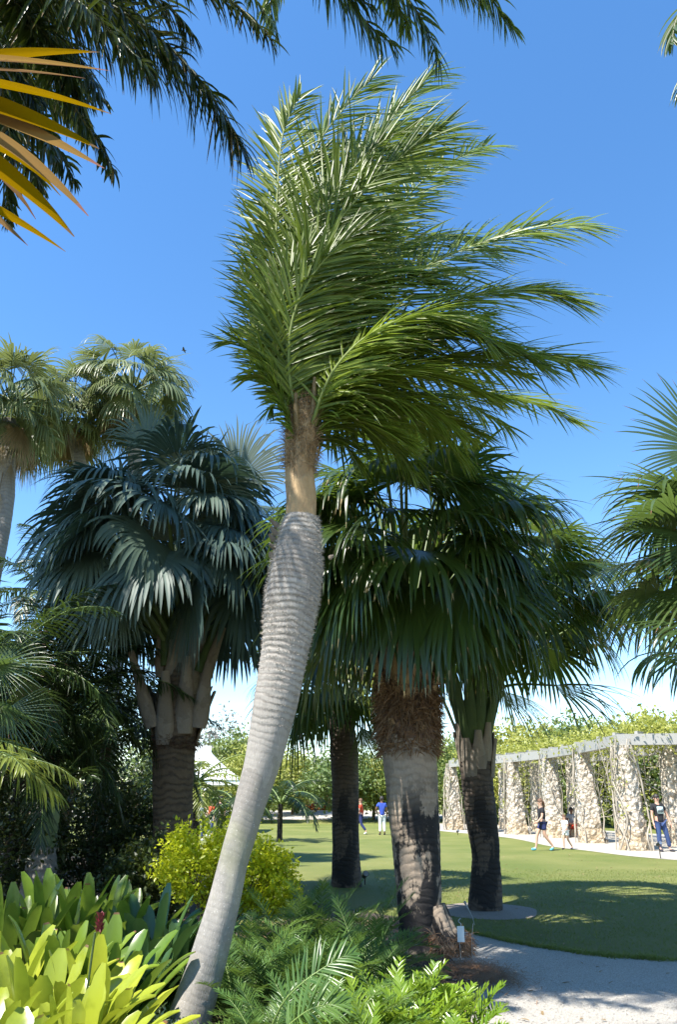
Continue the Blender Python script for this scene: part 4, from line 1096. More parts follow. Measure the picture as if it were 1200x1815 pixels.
# ================================================================ GOLDEN SHRUB
gs = P(395, 1540, 9.4)
root = empty('golden_shrub', (gs[0], 9.4, 0), 'rounded bright yellow-green shrub glowing behind the leaning trunk', 'shrub')
cl = np.concatenate([ellcl((P(395, 1500, 9.3)[0], 9.35, .92), (.70, .55, .56), 34, .9), ellcl((P(345, 1500, 9.2)[0], 9.3, .84), (.46, .5, .42), 70, .6), ellcl((P(425, 1500, 9.4)[0], 9.4, .88), (.46, .5, .46), 70, .6), ellcl((P(478, 1530, 9.4)[0], 9.4, .74), (.30, .5, .36), 45, .6)])
mb = MB(); leafcloud(mb, cl, (.06, .06, .045), 62, .055, el=1.8)
mb.build('foliage', M['duranta'], root)
mb = MB()
for k in range(30):
    e = cl[k*6]
    tube(mb, catmull([(gs[0]+rng.normal(0, .08), 9.4, -.02), (gs[0]*.5+e[0]*.5, 9.35, e[2]*.5), e], 6), np.linspace(.014, .004, 6), 5)
mb.build('stems', M['twig'], root)

# ================================================================ DARK THICKET AT LEFT
def featherpalm(px, py, Y, nf, L, leaf, mat, label, elr=(1.2, -.2), nl=46, lw=.03, rr=.014, drop=1.2, group='dark feather palms in the left thicket', tr=.09, lean=0):
    c = P(px, py, Y)
    root = empty('feather_palm', (c[0]+lean, Y, 0), label, 'palm tree', group)
    tm = MB(); tube(tm, catmull([(c[0]+lean, Y, -.05), (c[0]+lean*.5, Y, c[2]*.5), tuple(c)], 20), np.linspace(tr*1.2, tr, 20), 10, 0, lambda S, TH: .006*np.sin(S*50))
    tm.build('trunk', M['right_bark'], root)
    for k in range(nf):
        az = k*2.4+rng.uniform(-.2, .2)
        frond(root, arc(c, az, elr[0]+(elr[1]-elr[0])*(k+.5)/nf, L*rng.uniform(.8, 1.1), drop*rng.uniform(.8, 1.2)), nl, leaf, lw, [M['cycad_stem'], mat], droop=.7, plume=.15, start=.15, rr=rr, S=3, lift=0, n=14)
    return root
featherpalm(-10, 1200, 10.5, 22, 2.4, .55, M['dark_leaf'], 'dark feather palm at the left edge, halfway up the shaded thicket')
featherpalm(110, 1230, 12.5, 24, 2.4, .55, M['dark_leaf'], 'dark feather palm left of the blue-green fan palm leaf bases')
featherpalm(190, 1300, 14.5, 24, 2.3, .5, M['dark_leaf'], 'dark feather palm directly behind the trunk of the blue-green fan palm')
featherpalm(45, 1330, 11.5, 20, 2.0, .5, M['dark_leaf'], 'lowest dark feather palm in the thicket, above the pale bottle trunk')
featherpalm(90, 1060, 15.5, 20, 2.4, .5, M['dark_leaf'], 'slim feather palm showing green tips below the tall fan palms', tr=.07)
ll = [M['cycad_stem'], M['lime_leaf']]
lf = empty('lime_feather_palm', (P(-90, 1380, 8.)[0], 8., 0), 'sunlit lime feather palm reaching in from the left edge', 'palm tree')
cL = P(-90, 1390, 8.0)
tm = MB(); tube(tm, catmull([(cL[0], 8, -.05), (cL[0], 8, .6), tuple(cL)], 8), .08, 10); tm.build('trunk', M['grey_bark'], lf)
frond(lf, [cL, P(-30, 1335, 7.9), P(20, 1345, 7.8), P(65, 1378, 7.8), P(104, 1412, 7.8)], 34, .5, .028, ll, up=np.array([.2, -.3, 1]), droop=1.0, plume=.08, start=.1, rr=.012, S=5, lift=0)
frond(lf, [cL, P(-50, 1320, 8.2), P(-10, 1310, 8.3), P(40, 1330, 8.3), P(70, 1350, 8.3)], 32, .35, .028, ll, up=np.array([.2, -.3, 1]), droop=.6, plume=.1, start=.1, rr=.012, S=4, lift=0)
for k in range(10):
    frond(lf, arc(cL, 1.6+k*.5, 1.1-.06*k, 1.5, 1.2), 30, .35, .028, ll, droop=.8, plume=.1, start=.1, rr=.012, S=3, lift=0)
pf = empty('sunlit_fan_palm', (P(-60, 1240, 8.8)[0], 8.8, 0), 'small fan palm with green sunlit leaves at the left edge above the lime frond', 'palm tree')
cF = P(-70, 1225, 8.8)
trunk(pf, [(cF[0], 8.8, -.05), (cF[0], 8.8, 1.4), tuple(cF-np.array([0, 0, .4]))], [.12, .1, .1], M['grey_bark'], 50, .004, 12, 60)
palm_crown(pf, cF, 16, .75, .6, [M['fan_stem'], M['edge_leaf']], zr=(-.4, .9), spread=110, nseg=34, fused=.3, droop=.5, pet=.01, tilt=.3)
fan(pf, cF, P(5, 1262, 8.6), (.5, -.1, -.8), (0, -1, .3), .75, 100, 34, .2, .3, [M['fan_stem'], M['edge_leaf']], 'fan_leaf', .01)
fan(pf, cF, P(-5, 1180, 8.6), (.9, -.1, .2), (0, -1, .3), .7, 100, 34, .2, .3, [M['fan_stem'], M['edge_leaf']], 'fan_leaf', .01)
# bottle trunk
bt = P(76, 1500, 11.0); X = bt[0]
bp_ = empty('bottle_palm', (X, 11.0, 0), 'small palm with pale swollen ringed base and green neck in the dark thicket', 'palm tree', )
trunk(bp_, [(X-.02, 11, -.05), (X-.01, 11, .35), (X+.01, 11, .75), (X+.03, 11, 1.05)], [.20, .23, .20, .12], M['grey_bark'], 55, .006, 20, 80)
trunk(bp_, [(X+.03, 11, 1.0), (X+.05, 11, 1.4), (X+.06, 11, 1.75)], [.125, .12, .05], M['blue_stem'], 5, .001, 16, 30, 'neck')
for k in range(7):
    frond(bp_, arc((X+.06, 11, 1.7), k*.9, 1.2-.1*k, 1.4, 1.1), 30, .35, .028, [M['cycad_stem'], M['dark_leaf']], droop=.4, plume=.1, start=.1, rr=.012, S=3, lift=.2)
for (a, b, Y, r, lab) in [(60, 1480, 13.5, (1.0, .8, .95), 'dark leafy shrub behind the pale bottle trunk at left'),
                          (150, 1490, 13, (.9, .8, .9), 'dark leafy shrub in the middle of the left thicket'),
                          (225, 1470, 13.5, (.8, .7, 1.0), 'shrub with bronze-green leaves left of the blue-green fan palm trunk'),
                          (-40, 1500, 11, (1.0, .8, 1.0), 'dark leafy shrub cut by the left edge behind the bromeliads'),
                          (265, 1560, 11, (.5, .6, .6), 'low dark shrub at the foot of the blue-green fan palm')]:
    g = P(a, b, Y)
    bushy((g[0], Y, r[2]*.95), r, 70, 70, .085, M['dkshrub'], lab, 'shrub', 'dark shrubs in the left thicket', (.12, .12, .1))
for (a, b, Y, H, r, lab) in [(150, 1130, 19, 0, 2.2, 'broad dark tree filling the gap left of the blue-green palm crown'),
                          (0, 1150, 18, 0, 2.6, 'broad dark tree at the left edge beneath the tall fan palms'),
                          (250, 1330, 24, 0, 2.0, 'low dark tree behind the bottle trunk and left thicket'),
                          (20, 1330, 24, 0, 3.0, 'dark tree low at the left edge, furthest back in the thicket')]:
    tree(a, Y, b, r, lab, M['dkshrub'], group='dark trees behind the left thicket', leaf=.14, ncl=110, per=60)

# ================================================================ FAR VEGETATION
BG = [
 (300, 62, 1290, 3.4, 'bg2', 'green tree seen left of the white canopy roof'),
 (395, 70, 1262, 3.2, 'bg3', 'half-bare grey tree rising behind the white canopy'),
 (420, 66, 1300, 3.0, 'bg2', 'green tree between the white canopy and the leaning trunk'),
 (455, 60, 1325, 2.8, 'bg1', 'yellow-green tree directly behind the leaning trunk'),
 (520, 70, 1335, 3.2, 'bg1', 'yellow-green tree just right of the leaning trunk across the lawn'),
 (560, 74, 1345, 3.0, 'bg3', 'grey-purple flowering tree across the lawn beside the near-black trunk'),
 (600, 62, 1330, 3.2, 'bg2', 'green tree behind the short near-black palm trunk'),
 (660, 64, 1340, 3.0, 'bg1', 'yellow-green tree seen between the near-black and stained trunks'),
 (720, 62, 1330, 3.4, 'bg2', 'green tree behind the black-stained palm trunk'),
 (780, 64, 1305, 3.2, 'bg1', 'yellow-green tree left of the dark palm trunk, behind the pergola end'),
 (830, 58, 1300, 3.2, 'bg2', 'green tree behind the dark tapering palm trunk'),
 (900, 56, 1285, 3.2, 'bg1', 'yellow-green tree above the second pergola pillar'),
 (960, 54, 1280, 3.0, 'bg1', 'yellow-green tree above the third pergola pillar'),
 (1020, 52, 1272, 3.0, 'bg2', 'green tree above the fourth pergola pillar'),
 (1080, 50, 1275, 3.0, 'bg1', 'yellow-green tree above the joint of the pergola beams'),
 (1140, 48, 1270, 3.0, 'bg1', 'yellow-green tree above the right pergola beam'),
 (1200, 46, 1278, 3.0, 'bg2', 'green tree behind the pergola, cut by the right edge'),
 (1270, 44, 1270, 3.2, 'bg2', 'green tree behind the pergola beyond the right edge'),
]
for (a, Y, top, r, m, lab) in BG:
    tree(a, Y, top, r, lab, M[m], base_z=gz(Y), leaf=.34, ncl=120, per=50 if m != 'bg3' else 24)
# hedge under the trees
mb = MB(); n = 330
hx = np.linspace(-60, 40, n)
hy = np.where(hx < 9, 80+rng.normal(0, 1.5, n), 62+rng.normal(0, 1, n)-(hx-9)*.5)
cl = np.stack([hx, hy, rng.uniform(.6, 3.9, n)], 1)
cl = np.concatenate([cl, cl+np.array([.3, .5, -1.2]), cl*np.array([1, 1, .4])])
leafcloud(mb, cl, (.8, .6, .7), 60, .34)
tag(mb.build('far_thicket', M['bg2']), 'mixed green undergrowth closing the far side of the lawn below the trees', 'undergrowth', kind='stuff')
mb = MB(); n = 900
hx = rng.uniform(-160, 160, n)
cl = np.stack([hx, 108+rng.uniform(0, 25, n), .9+rng.uniform(0, 1, n)*8.5], 1)
leafcloud(mb, cl, (2.2, 2, 1.2), 40, .7)
tag(mb.build('distant_wood', M['bg2']), 'distant belt of trees closing the horizon behind the garden', 'wood', kind='stuff')
for (a, Y, lab) in [(545, 78, 'red-leaved plant at the far path, furthest left of the red plants'), (580, 77.5, 'red-leaved plant at the far path beside the near-black trunk'), (605, 78, 'red-leaved plant hidden partly by the near-black trunk')]:
    x = P(a, 1420, Y)[0]
    bushy((x, Y, gz(Y)+.8), (1.1, .7, .9), 26, 50, .3, M['croton'], lab, 'red_plant', 'red plants at the far path', .22, 'plant')
# low terracotta bank behind far path
# far feather palm on the lawn
fpY = 34.
fpl = featherpalm(497, 1425, fpY, 14, 2.5, .55, M['dark_leaf'], 'young feather palm on the lawn seen right behind the leaning trunk', elr=(1.1, .25), nl=40, lw=.05, rr=.04, drop=1.5, group='young feather palms on the lawn', tr=.10)
featherpalm(350, 1385, 20., 12, 1.9, .45, M['lime_leaf'], 'young sunlit feather palm right of the blue-green fan palm trunk', elr=(.9, -.1), nl=34, lw=.035, rr=.03, drop=1.3, group='young feather palms on the lawn', tr=.10)
featherpalm(420, 1430, 30., 10, 1.9, .45, M['dark_leaf'], 'young dark feather palm left of the leaning trunk beside the white canopy', elr=(1.0, .1), nl=34, lw=.045, rr=.035, drop=1.4, group='young feather palms on the lawn', tr=.12)

# ================================================================ WHITE CANOPY
yc = 44.
cx = P(362, 1380, yc)[0]
cpy = empty('white_canopy', (cx, yc, 0), 'white peaked canvas canopy on posts between the left palm and the leaning trunk', 'canopy')
mb = MB(); zb = P(400, 1384, yc)[2]; zt = P(362, 1326, yc)[2]; K = 10; hw = 2.5
V = []; UV = []
for k in range(K+1):
    u = k/K; r = hw*(1-u)+.06; z = zb+(zt-zb)*u**1.7
    for (a, b) in [(-1, -1), (0, -1), (1, -1), (1, 0), (1, 1), (0, 1), (-1, 1), (-1, 0)]:
        sag = -.12*(1-u) if 0 in (a, b) else 0
        V.append((cx+a*r, yc+b*r, z+sag*0))
idx = np.arange((K+1)*8).reshape(K+1, 8)
F = [[idx[k, j], idx[k, (j+1) % 8], idx[k+1, (j+1) % 8], idx[k+1, j]] for k in range(K) for j in range(8)]
mb.add(V, F); mb.build('canvas_roof', M['white_cloth'], cpy)
mb = MB()
for (a, b, w_, d_) in [(0, -1, 2*hw, .02), (0, 1, 2*hw, .02), (-1, 0, .02, 2*hw), (1, 0, .02, 2*hw)]:
    mb.box((cx+a*hw, yc+b*hw, zb-.14), (w_, d_, .25))
mb.build('valance', M['white_cloth'], cpy, smooth=False)
for a in (-1, 1):
    for b in (-1, 1):
        mb = MB(); tube(mb, [(cx+a*2.4, yc+b*2.4, 0), (cx+a*2.4, yc+b*2.4, zb-.02)], .05, 8); mb.build('post', M['metal'], cpy)
sl = empty('white_sign_panel', (P(358, 1340, 50)[0], 50, 0), 'tall white fabric panel standing behind the white canopy', 'panel')
mb = MB(); a0, a1 = P(345, 1322, 50), P(372, 1365, 50)
V = []
for i in range(9):
    for j in range(9):
        V.append((a0[0]+(a1[0]-a0[0])*i/8, 50+.06*math.sin(i*1.3+j*.4), 2.2+(a0[2]-2.2)*j/8))
idx = np.arange(81).reshape(9, 9)
mb.add(V, [[idx[i, j], idx[i+1, j], idx[i+1, j+1], idx[i, j+1]] for i in range(8) for j in range(8)]); mb.build('fabric', M['white_cloth'], sl)
mb = MB(); tube(mb, [(a0[0], 50, 0), (a0[0], 50, a0[2])], .04, 8); mb.build('pole', M['metal'], sl)

# ================================================================ PERGOLA
FR = [(1128, 1507, 'a'), (1050, 1494, 'b'), (985, 1485, 'c'), (918, 1479, 'd'), (860, 1475, 'e'), (806, 1471, 'f')]
fr = [G(a, b) for a, b, _ in FR]
fr = [np.array([14.9, 27.0, 0.])]+fr
fr = [np.array([19.5, 26.2, 0.])]+fr
pg = empty('stone_pergola', (9.5, 34, 0), 'long curved pergola of rough coral stone pillars under grey timber beams', 'pergola')
def pillar(parent, x, y, H, w0, w1, rz):
    mb = MB(); nz_, nc = 22, 20
    V = []; UV = []
    for k in range(nz_+1):
        u = k/nz_; hw = (w0+(w1-w0)*u**.8)/2
        for j in range(nc):
            a = 2*PI*j/nc
            c_, s_ = math.cos(a), math.sin(a)
            m_ = max(abs(c_), abs(s_)); rr = hw/m_
            rr = min(rr, hw*1.28)+rng.normal(0, .02)+.015*math.sin(u*40+a*3)
            V.append((x+rr*math.cos(a+rz), y+rr*math.sin(a+rz), -.05+(H+.05)*u)); UV.append((j/nc, u*H))
    idx = np.arange((nz_+1)*nc).reshape(nz_+1, nc)
    F = [[idx[k, j], idx[k, (j+1) % nc], idx[k+1, (j+1) % nc], idx[k+1, j]] for k in range(nz_) for j in range(nc)]
    mb.add(V, F, UV)
    c = len(V)
    mb.add(np.vstack([[[x, y, H]], np.array(V)[idx[nz_]]]), [[0, 1+j, 1+(j+1) % nc] for j in range(nc)])
    return mb.build('pillar', M['stone'], parent, smooth=False)
PH = 3.45
dirs = nrm(np.gradient(np.array(fr), axis=0)); perp = np.stack([dirs[:, 1], -dirs[:, 0], dirs[:, 2]*0], 1)
perp = np.where(perp[:, :1]+perp[:, 1:2] < 0, -perp, perp)
bk = [f+p*3.6 for f, p in zip(fr, perp)]
for f, d in zip(fr, dirs): pillar(pg, f[0], f[1], PH, .92, .52, math.atan2(d[1], d[0]))
for f, d in zip(bk, dirs): pillar(pg, f[0], f[1], PH, .92, .52, math.atan2(d[1], d[0]))
def beam(a, b, z, w_, h_, parent, name='beam', off=0.):
    a = np.array(a); b = np.array(b); d = b-a; L = np.linalg.norm(d[:2]); mb = MB()
    c = (a+b)/2; mb.box((c[0], c[1], z), (L, w_, h_), rz=math.atan2(d[1], d[0]))
    return mb.build(name, M['wood'], parent, smooth=False)
for row in (fr, bk):
    for k in range(len(row)-1):
        d = nrm(row[k+1]-row[k])*.16
        beam(row[k]-d*(k % 2), row[k+1]+d*(1-k % 2)*0+d*(k % 2)*1, PH+.19+.004*(k % 2), .30-.02*(k % 2), .38, pg)
for k in range(len(fr)-1):
    for u in (0.12, .5, .88):
        a = fr[k]*(1-u)+fr[k+1]*u; b = bk[k]*(1-u)+bk[k+1]*u; d = nrm(b-a)*.5
        beam(a-d*.15, b+d*.3, PH+.41, .12, .16, pg, 'rafter')
ORD = ['rightmost front pergola pillar outside the frame', 'front pergola pillar just outside the right edge', 'pergola pillar nearest the man in jeans', 'pergola pillar right of the seated person', 'pergola pillar behind the walking woman', 'pergola pillar right of the dark palm trunk', 'pergola pillar hidden behind the dark palm trunk', 'pergola pillar left of the dark palm trunk']
for k in range(1, len(fr)):
    f = fr[k]; mb = MB(); ml_ = MB(); ends = []
    rt = empty('climbing_vine', (f[0], f[1], 0), 'tangled pale vine stems and leaves climbing the '+ORD[k], 'vine', 'vines climbing the pergola pillars')
    for j in range(9):
        a = rng.uniform(0, 2*PI); pts_ = []
        for i in range(9):
            u = i/8; r_ = (.5*(1-u)+.29*u)*1.15+.02; a += rng.normal(0, .33)
            pts_.append((f[0]+r_*math.cos(a)*1.1, f[1]+r_*math.sin(a)*1.1, .0+u*(PH+.2)))
        tube(mb, catmull(pts_, 30), rng.uniform(.012, .032), 6); ends += pts_[3:]
    mb.build('stems', M['vine_stem'], rt)
    e = np.array(ends); e = e[rng.integers(0, len(e), 16)]
    leafcloud(ml_, e+rng.normal(0, .1, e.shape), .13, 12, .13)
    ml_.build('foliage', M['vine_leaf'], rt)
# vine canopy on top and curtains between pillars
mb = MB(); cs = []; dn = []
for k in range(len(fr)-1):
    for i in range(46):
        u, v = rng.random(), rng.random()
        a = fr[k]*(1-u)+fr[k+1]*u; b = bk[k]*(1-u)+bk[k+1]*u
        cs.append((a*(1-v)+b*v)+np.array([0, 0, PH+.38+abs(rng.normal(0, .26))]))
    for i in range(15):
        u = rng.random(); v = rng.choice([1.0, rng.random()])
        a = fr[k]*(1-u)+fr[k+1]*u; b = bk[k]*(1-u)+bk[k+1]*u
        dn.append((a*(1-v)+b*v)+np.array([0, 0, PH-rng.random()**1.5*2.6]))
leafcloud(mb, cs, (.4, .4, .22), 44, .17)
tag(mb.build('vine_canopy', M['vine_leaf']), 'yellow-green vine foliage heaped along the pergola roof', 'vine', kind='stuff')
mb = MB(); leafcloud(mb, dn, (.35, .35, .4), 36, .13, 0)
dn = np.array(dn)
for q in dn[::2]:
    for _ in range(3):
        tube(mb, catmull([(q[0]+rng.normal(0, .4), q[1]+rng.normal(0, .4), PH+.3), q+rng.normal(0, .3, 3), q+np.array([rng.normal(0, .5), rng.normal(0, .5), -.6])], 10), .012, 4, 1)
tag(mb.build('hanging_vines', [M['bg3'], M['vine_stem']]), 'bare grey tangled vine stems hanging inside the pergola', 'vine', kind='stuff')

# ================================================================ SMALL GARDEN THINGS
g = G(818, 1707)
st = empty('plant_label', (g[0], g[1], 0), 'small pale plant label on a thin wire stake at the white path edge', 'plant label')
mb = MB(); tube(mb, [(g[0], g[1], -.03), (g[0]-.01, g[1], .32)], .004, 6); mb.build('stake', M['metal'], st)
mb = MB(); mb.box((g[0]+.01, g[1]-.008, .27), (.075, .004, .15)); mb.build('name_plate', M['tagwhite'], st, smooth=False)
mb = MB(); tube(mb, catmull([(g[0]-.01, g[1], .32), (g[0]+.02, g[1], .36), (g[0]-.01, g[1], .39), (g[0]+.02, g[1], .42)], 14), .004, 6); mb.build('wire_curl', M['metal'], st)
mb = MB(); tube(mb, [(g[0]+.03, g[1], .28), (g[0]+.09, g[1], .285)], .004, 6); mb.build('cross_wire', M['metal'], st)
g = G(838, 1705)
s2 = empty('wire_stake', (g[0], g[1], 0), 'bare thin wire stake right of the plant label at the path edge', 'stake')
mb = MB(); tube(mb, catmull([(g[0], g[1], -.03), (g[0]+.005, g[1], .2), (g[0]+.03, g[1], .36)], 8), .004, 6); mb.build('wire', M['metal'], s2)
a_, b_ = P(826, 1602, 11.6), P(838, 1626, 11.5)
s3 = empty('wooden_stake', (b_[0], 11.5, 0), 'short slanting wooden stake in front of the dark fan palm on the lawn', 'stake')
mb = MB(); tube(mb, [np.array([b_[0]+.03, 11.5, -.03]), b_, a_], [.004, .005, .011], 6); mb.build('shaft', M['wood'], s3)
mb = MB(); tube(mb, [a_, a_+np.array([-.02, 0, .03])], [.018, .018], 6); mb.build('cap', M['wood'], s3)
for (a, b, lab) in [(1075, 1496, 'black spotlight on the sand between the two nearest pergola pillars'), (647, 1568, 'black spotlight on the shaded lawn left of the stained trunk'), (812, 1480, 'small black spotlight at the lawn edge left of the dark palm trunk'), (1172, 1522, 'spotlight on a short stake in front of the man in jeans')]:
    g = G(a, b)
    o = empty('garden_spotlight', (g[0], g[1], 0), lab, 'garden light', 'garden spotlights')
    z = .34 if 'stake' in lab else .12
    mb = MB(); tube(mb, [(g[0], g[1], -.02), (g[0], g[1], z)], .015, 8); mb.build('stand', M['black'], o)
    mb = MB(); tube(mb, [(g[0]-.03, g[1]+.09, z+.02), (g[0]-.02, g[1]+.04, z+.03), (g[0]+.02, g[1]-.09, z+.09)], [.03, .05, .06], 14); mb.build('lamp_head', M['black'], o)
    mb = MB(); tube(mb, [(g[0]+.021, g[1]-.092, z+.091), (g[0]+.022, g[1]-.097, z+.093)], [.05, .05], 14); mb.build('lens', M['metal'], o)
# bird
b_ = P(325, 621, 60)
bd = empty('bird', b_, 'small dark bird gliding far off in the blue sky above the blue-green palm', 'bird')
mb = MB(); tube(mb, catmull([b_+np.array([-.22, 0, 0]), b_+np.array([-.05, 0, .02]), b_+np.array([.15, 0, 0]), b_+np.array([.28, 0, -.02])], 10), [.01, .03, .05, .06, .06, .055, .05, .035, .03, .01], 8)
mb.build('body', M['black'], bd)
for s_ in (-1, 1):
    mb = MB(); blades(mb, [b_], [(.1, s_*.9, .35)], [(0, 0, 1)], .55, .2, [1, 1, .8, .6, .1], 6, .5, 1, .1); mb.build('wing', M['black'], bd)

# ================================================================ PEOPLE
SK = solid('skin', (.52, .31, .22), .55, .06); SK2 = solid('skin_deep', (.16, .08, .05), .55, .06)
def cloth(n_, c): return solid(n_, c, .85, .12, 40., bump=.3)
HAIRB = solid('brown_hair', (.12, .06, .03), .7, .2); HAIRK = solid('dark_hair', (.02, .015, .012), .6, .2)
BASE = dict(pelvis=(0, 0, .96), belly=(0, 0, 1.12), chest=(0, 0, 1.33), neck=(0, .01, 1.48), head0=(0, -.005, 1.56), head1=(0, -.01, 1.64), head2=(0, 0, 1.71))
for s_, n_ in ((-1, 'r'), (1, 'l')):
    BASE.update({'sh'+n_: (s_*.17, 0, 1.41), 'el'+n_: (s_*.23, .02, 1.13), 'wr'+n_: (s_*.25, -.05, .89), 'pa'+n_: (s_*.25, -.07, .82),
                 'hi'+n_: (s_*.09, 0, .90), 'kn'+n_: (s_*.10, -.02, .50), 'an'+n_: (s_*.11, .02, .09), 'ba'+n_: (s_*.12, -.09, .035), 'to'+n_: (s_*.125, -.16, .03)})
RADJ = dict(pelvis=.125, belly=.115, chest=.125, neck=.055, head0=.075, head1=.092, head2=.07, sh=.06, el=.042, wr=.028, pa=.034, hi=.09, kn=.058, an=.04, ba=.042, to=.03)
def rj(k): return RADJ.get(k, RADJ.get(k[:-1]))
def skin_mesh(name, V, E, R, mat, parent, root=0, sub=1):
    me = bpy.data.meshes.new(name); me.from_pydata([tuple(map(float, v)) for v in V], E, []); me.update()
    me.materials.append(mat)
    o = bpy.data.objects.new(name, me); COL.objects.link(o); o.parent = parent
    md = o.modifiers.new('Skin', 'SKIN'); md.use_smooth_shade = True
    sv = me.skin_vertices[0].data
    for k, r in enumerate(R):
        sv[k].radius = (r, r); sv[k].use_root = (k == root)
    ms = o.modifiers.new('Subdivision', 'SUBSURF'); ms.levels = sub; ms.render_levels = sub
    return o
def person(loc, h, face, pose, label, skin, hair, top, bottom, shoes, short_sleeve=True, shorts=False, long_hair=False, glasses=False, dress=False, bare=False, hat=None, group='visitors in the garden'):
    J = {k: np.array(v, float) for k, v in BASE.items()}
    for k, v in pose.items(): J[k] = np.array(v, float)
    sc_ = h/1.78
    root = empty('person', loc, label, 'person', group)
    root.rotation_euler = (0, 0, face); root.scale = (sc_,)*3
    V, E, R, I = [], [], [], {}
    def add(k, p, r): I[k] = len(V); V.append(p); R.append(r)
    for k in J: add(k, J[k], rj(k))
    ch = [('pelvis', 'belly'), ('belly', 'chest'), ('chest', 'neck'), ('neck', 'head0'), ('head0', 'head1'), ('head1', 'head2')]
    for n_ in 'rl': ch += [('chest', 'sh'+n_), ('sh'+n_, 'el'+n_), ('el'+n_, 'wr'+n_), ('wr'+n_, 'pa'+n_), ('pelvis', 'hi'+n_), ('hi'+n_, 'kn'+n_), ('kn'+n_, 'an'+n_), ('an'+n_, 'ba'+n_), ('ba'+n_, 'to'+n_)]
    E = [(I[a], I[b]) for a, b in ch]
    for n_, s_ in (('r', -1), ('l', 1)):
        d = nrm(J['pa'+n_]-J['wr'+n_]); side = nrm(np.cross(d, [s_, 0, 0]) + 1e-6)
        for q, (off, L) in enumerate([(-.024, .075), (-.008, .085), (.008, .08), (.024, .062)]):
            a = J['pa'+n_]+d*.045+side*off; b = a+d*L*.5; c = a+d*L-np.array([s_*.015, 0, 0])
            ia = len(V); V += [a, b, c]; R += [.010, .009, .008]; E += [(I['pa'+n_], ia), (ia, ia+1), (ia+1, ia+2)]
        a = J['pa'+n_]-side*.035; ia = len(V); V += [a, a-side*.02+d*.035]; R += [.012, .009]; E += [(I['pa'+n_], ia), (ia, ia+1)]
    skin_mesh('body', V, E, R, skin, root, 0, 2)
    def chain(name, segs, mat, sub=2):
        V, E, R = [], [], []; ids = {}
        for seg in segs:
            last = None
            for (p, r, key) in seg:
                if key and key in ids: i = ids[key]
                else:
                    i = len(V); V.append(p); R.append(r)
                    if key: ids[key] = i
                if last is not None and last != i: E.append((last, i))
                last = i
        return skin_mesh(name, V, E, R, mat, root, 0, sub)
    lerp = lambda a, b, t: J[a]*(1-t)+J[b]*t
    segs = [[(lerp('pelvis', 'belly', -.45), .145, 'p0'), (lerp('pelvis', 'belly', .0), .15, 'p'), (J['belly'], .142, 'b'), (J['chest'], .150, 'c'), (lerp('chest', 'neck', .72), .085, None)]]
    if not bare:
        for n_ in 'rl':
            segs.append([(J['chest'], .150, 'c'), (J['sh'+n_], .082, None), (lerp('sh'+n_, 'el'+n_, .6 if short_sleeve else 1), .066, None)])
    if dress:
        segs[0] = [(lerp('pelvis', 'hir', .6)*np.array([0, 1, 1])+np.array([0, 0, -.12]), .21, 'q')]+segs[0]
    chain('shirt' if not dress else 'dress', segs, top)
    segs = []
    for n_ in 'rl':
        s0 = [(J['pelvis']+np.array([0, 0, .03]), .145, 'p'), (J['hi'+n_], .112, None)]
        if shorts: s0 += [(lerp('hi'+n_, 'kn'+n_, .55), .10, None)]
        else: s0 += [(J['kn'+n_], .082, None), (lerp('kn'+n_, 'an'+n_, .9), .066, None)]
        segs.append(s0)
    chain('shorts' if shorts else 'trousers', segs, bottom)
    for n_ in 'rl':
        skin_mesh('shoe', [J['an'+n_]+np.array([0, .01, -.03]), J['ba'+n_], J['to'+n_]+np.array([0, -.02, 0])], [(0, 1), (1, 2)], [.05, .05, .04], shoes, root, 0, 1)
    # head details
    hd = MB(); c = J['head1']+np.array([0, .012, .012]); f_ = np.array([0, -1., 0])
    if 'face_dir' in pose: pass
    n1, n2 = 10, 16; Vh = []
    for i in range(n1+1):
        ph = PI*.62*i/n1
        for j in range(n2):
            a = 2*PI*j/n2; front = max(0, -math.sin(a))
            pz = math.cos(ph*(1-.38*front)); pr = math.sin(ph*(1-.38*front))
            Vh.append(c+np.array([math.cos(a)*pr*.102, math.sin(a)*pr*.115, pz*.125+.01]))
    idx = np.arange((n1+1)*n2).reshape(n1+1, n2)
    off = np.array([0, 0, 0])
    o = MB(); o.add(np.array(Vh), [[idx[i, j], idx[i, (j+1) % n2], idx[i+1, (j+1) % n2], idx[i+1, j]] for i in range(n1) for j in range(n2)])
    def bl(mbx, nm, mt, par=root):
        Vc = np.concatenate(mbx.v); mbx.v = [Vc+worig(root)]; return mbx.build(nm, mt, par)
    bl(o, 'hair', hair)
    if long_hair:
        o = MB(); tube(o, catmull([c+np.array([0, .08, .03]), c+np.array([0, .12, -.08]), c+np.array([0, .12, -.24])], 8), [.05, .06, .06, .055, .05, .04, .03, .015], 10); bl(o, 'ponytail', hair)
    def ball(p, r, nm, mt, sx=(1, 1, 1)):
        o = MB(); k1, k2 = 6, 8; VV = []
        for i in range(k1+1):
            for j in range(k2):
                VV.append(p+r*np.array([math.sin(PI*i/k1)*math.cos(2*PI*j/k2)*sx[0], math.sin(PI*i/k1)*math.sin(2*PI*j/k2)*sx[1], math.cos(PI*i/k1)*sx[2]]))
        ix = np.arange((k1+1)*k2).reshape(k1+1, k2)
        o.add(VV, [[ix[i, j], ix[i, (j+1) % k2], ix[i+1, (j+1) % k2], ix[i+1, j]] for i in range(k1) for j in range(k2)]); return bl(o, nm, mt)
    hc = J['head1']
    for s_ in (-1, 1):
        if not glasses: ball(hc+np.array([s_*.033, -.082, .005]), .012, 'eye', M['black'])
        ball(hc+np.array([s_*.093, .01, -.01]), .03, 'ear', skin, (.4, .8, 1))
    ball(hc+np.array([0, -.10, -.02]), .017, 'nose', skin, (.8, 1.2, 1.4))
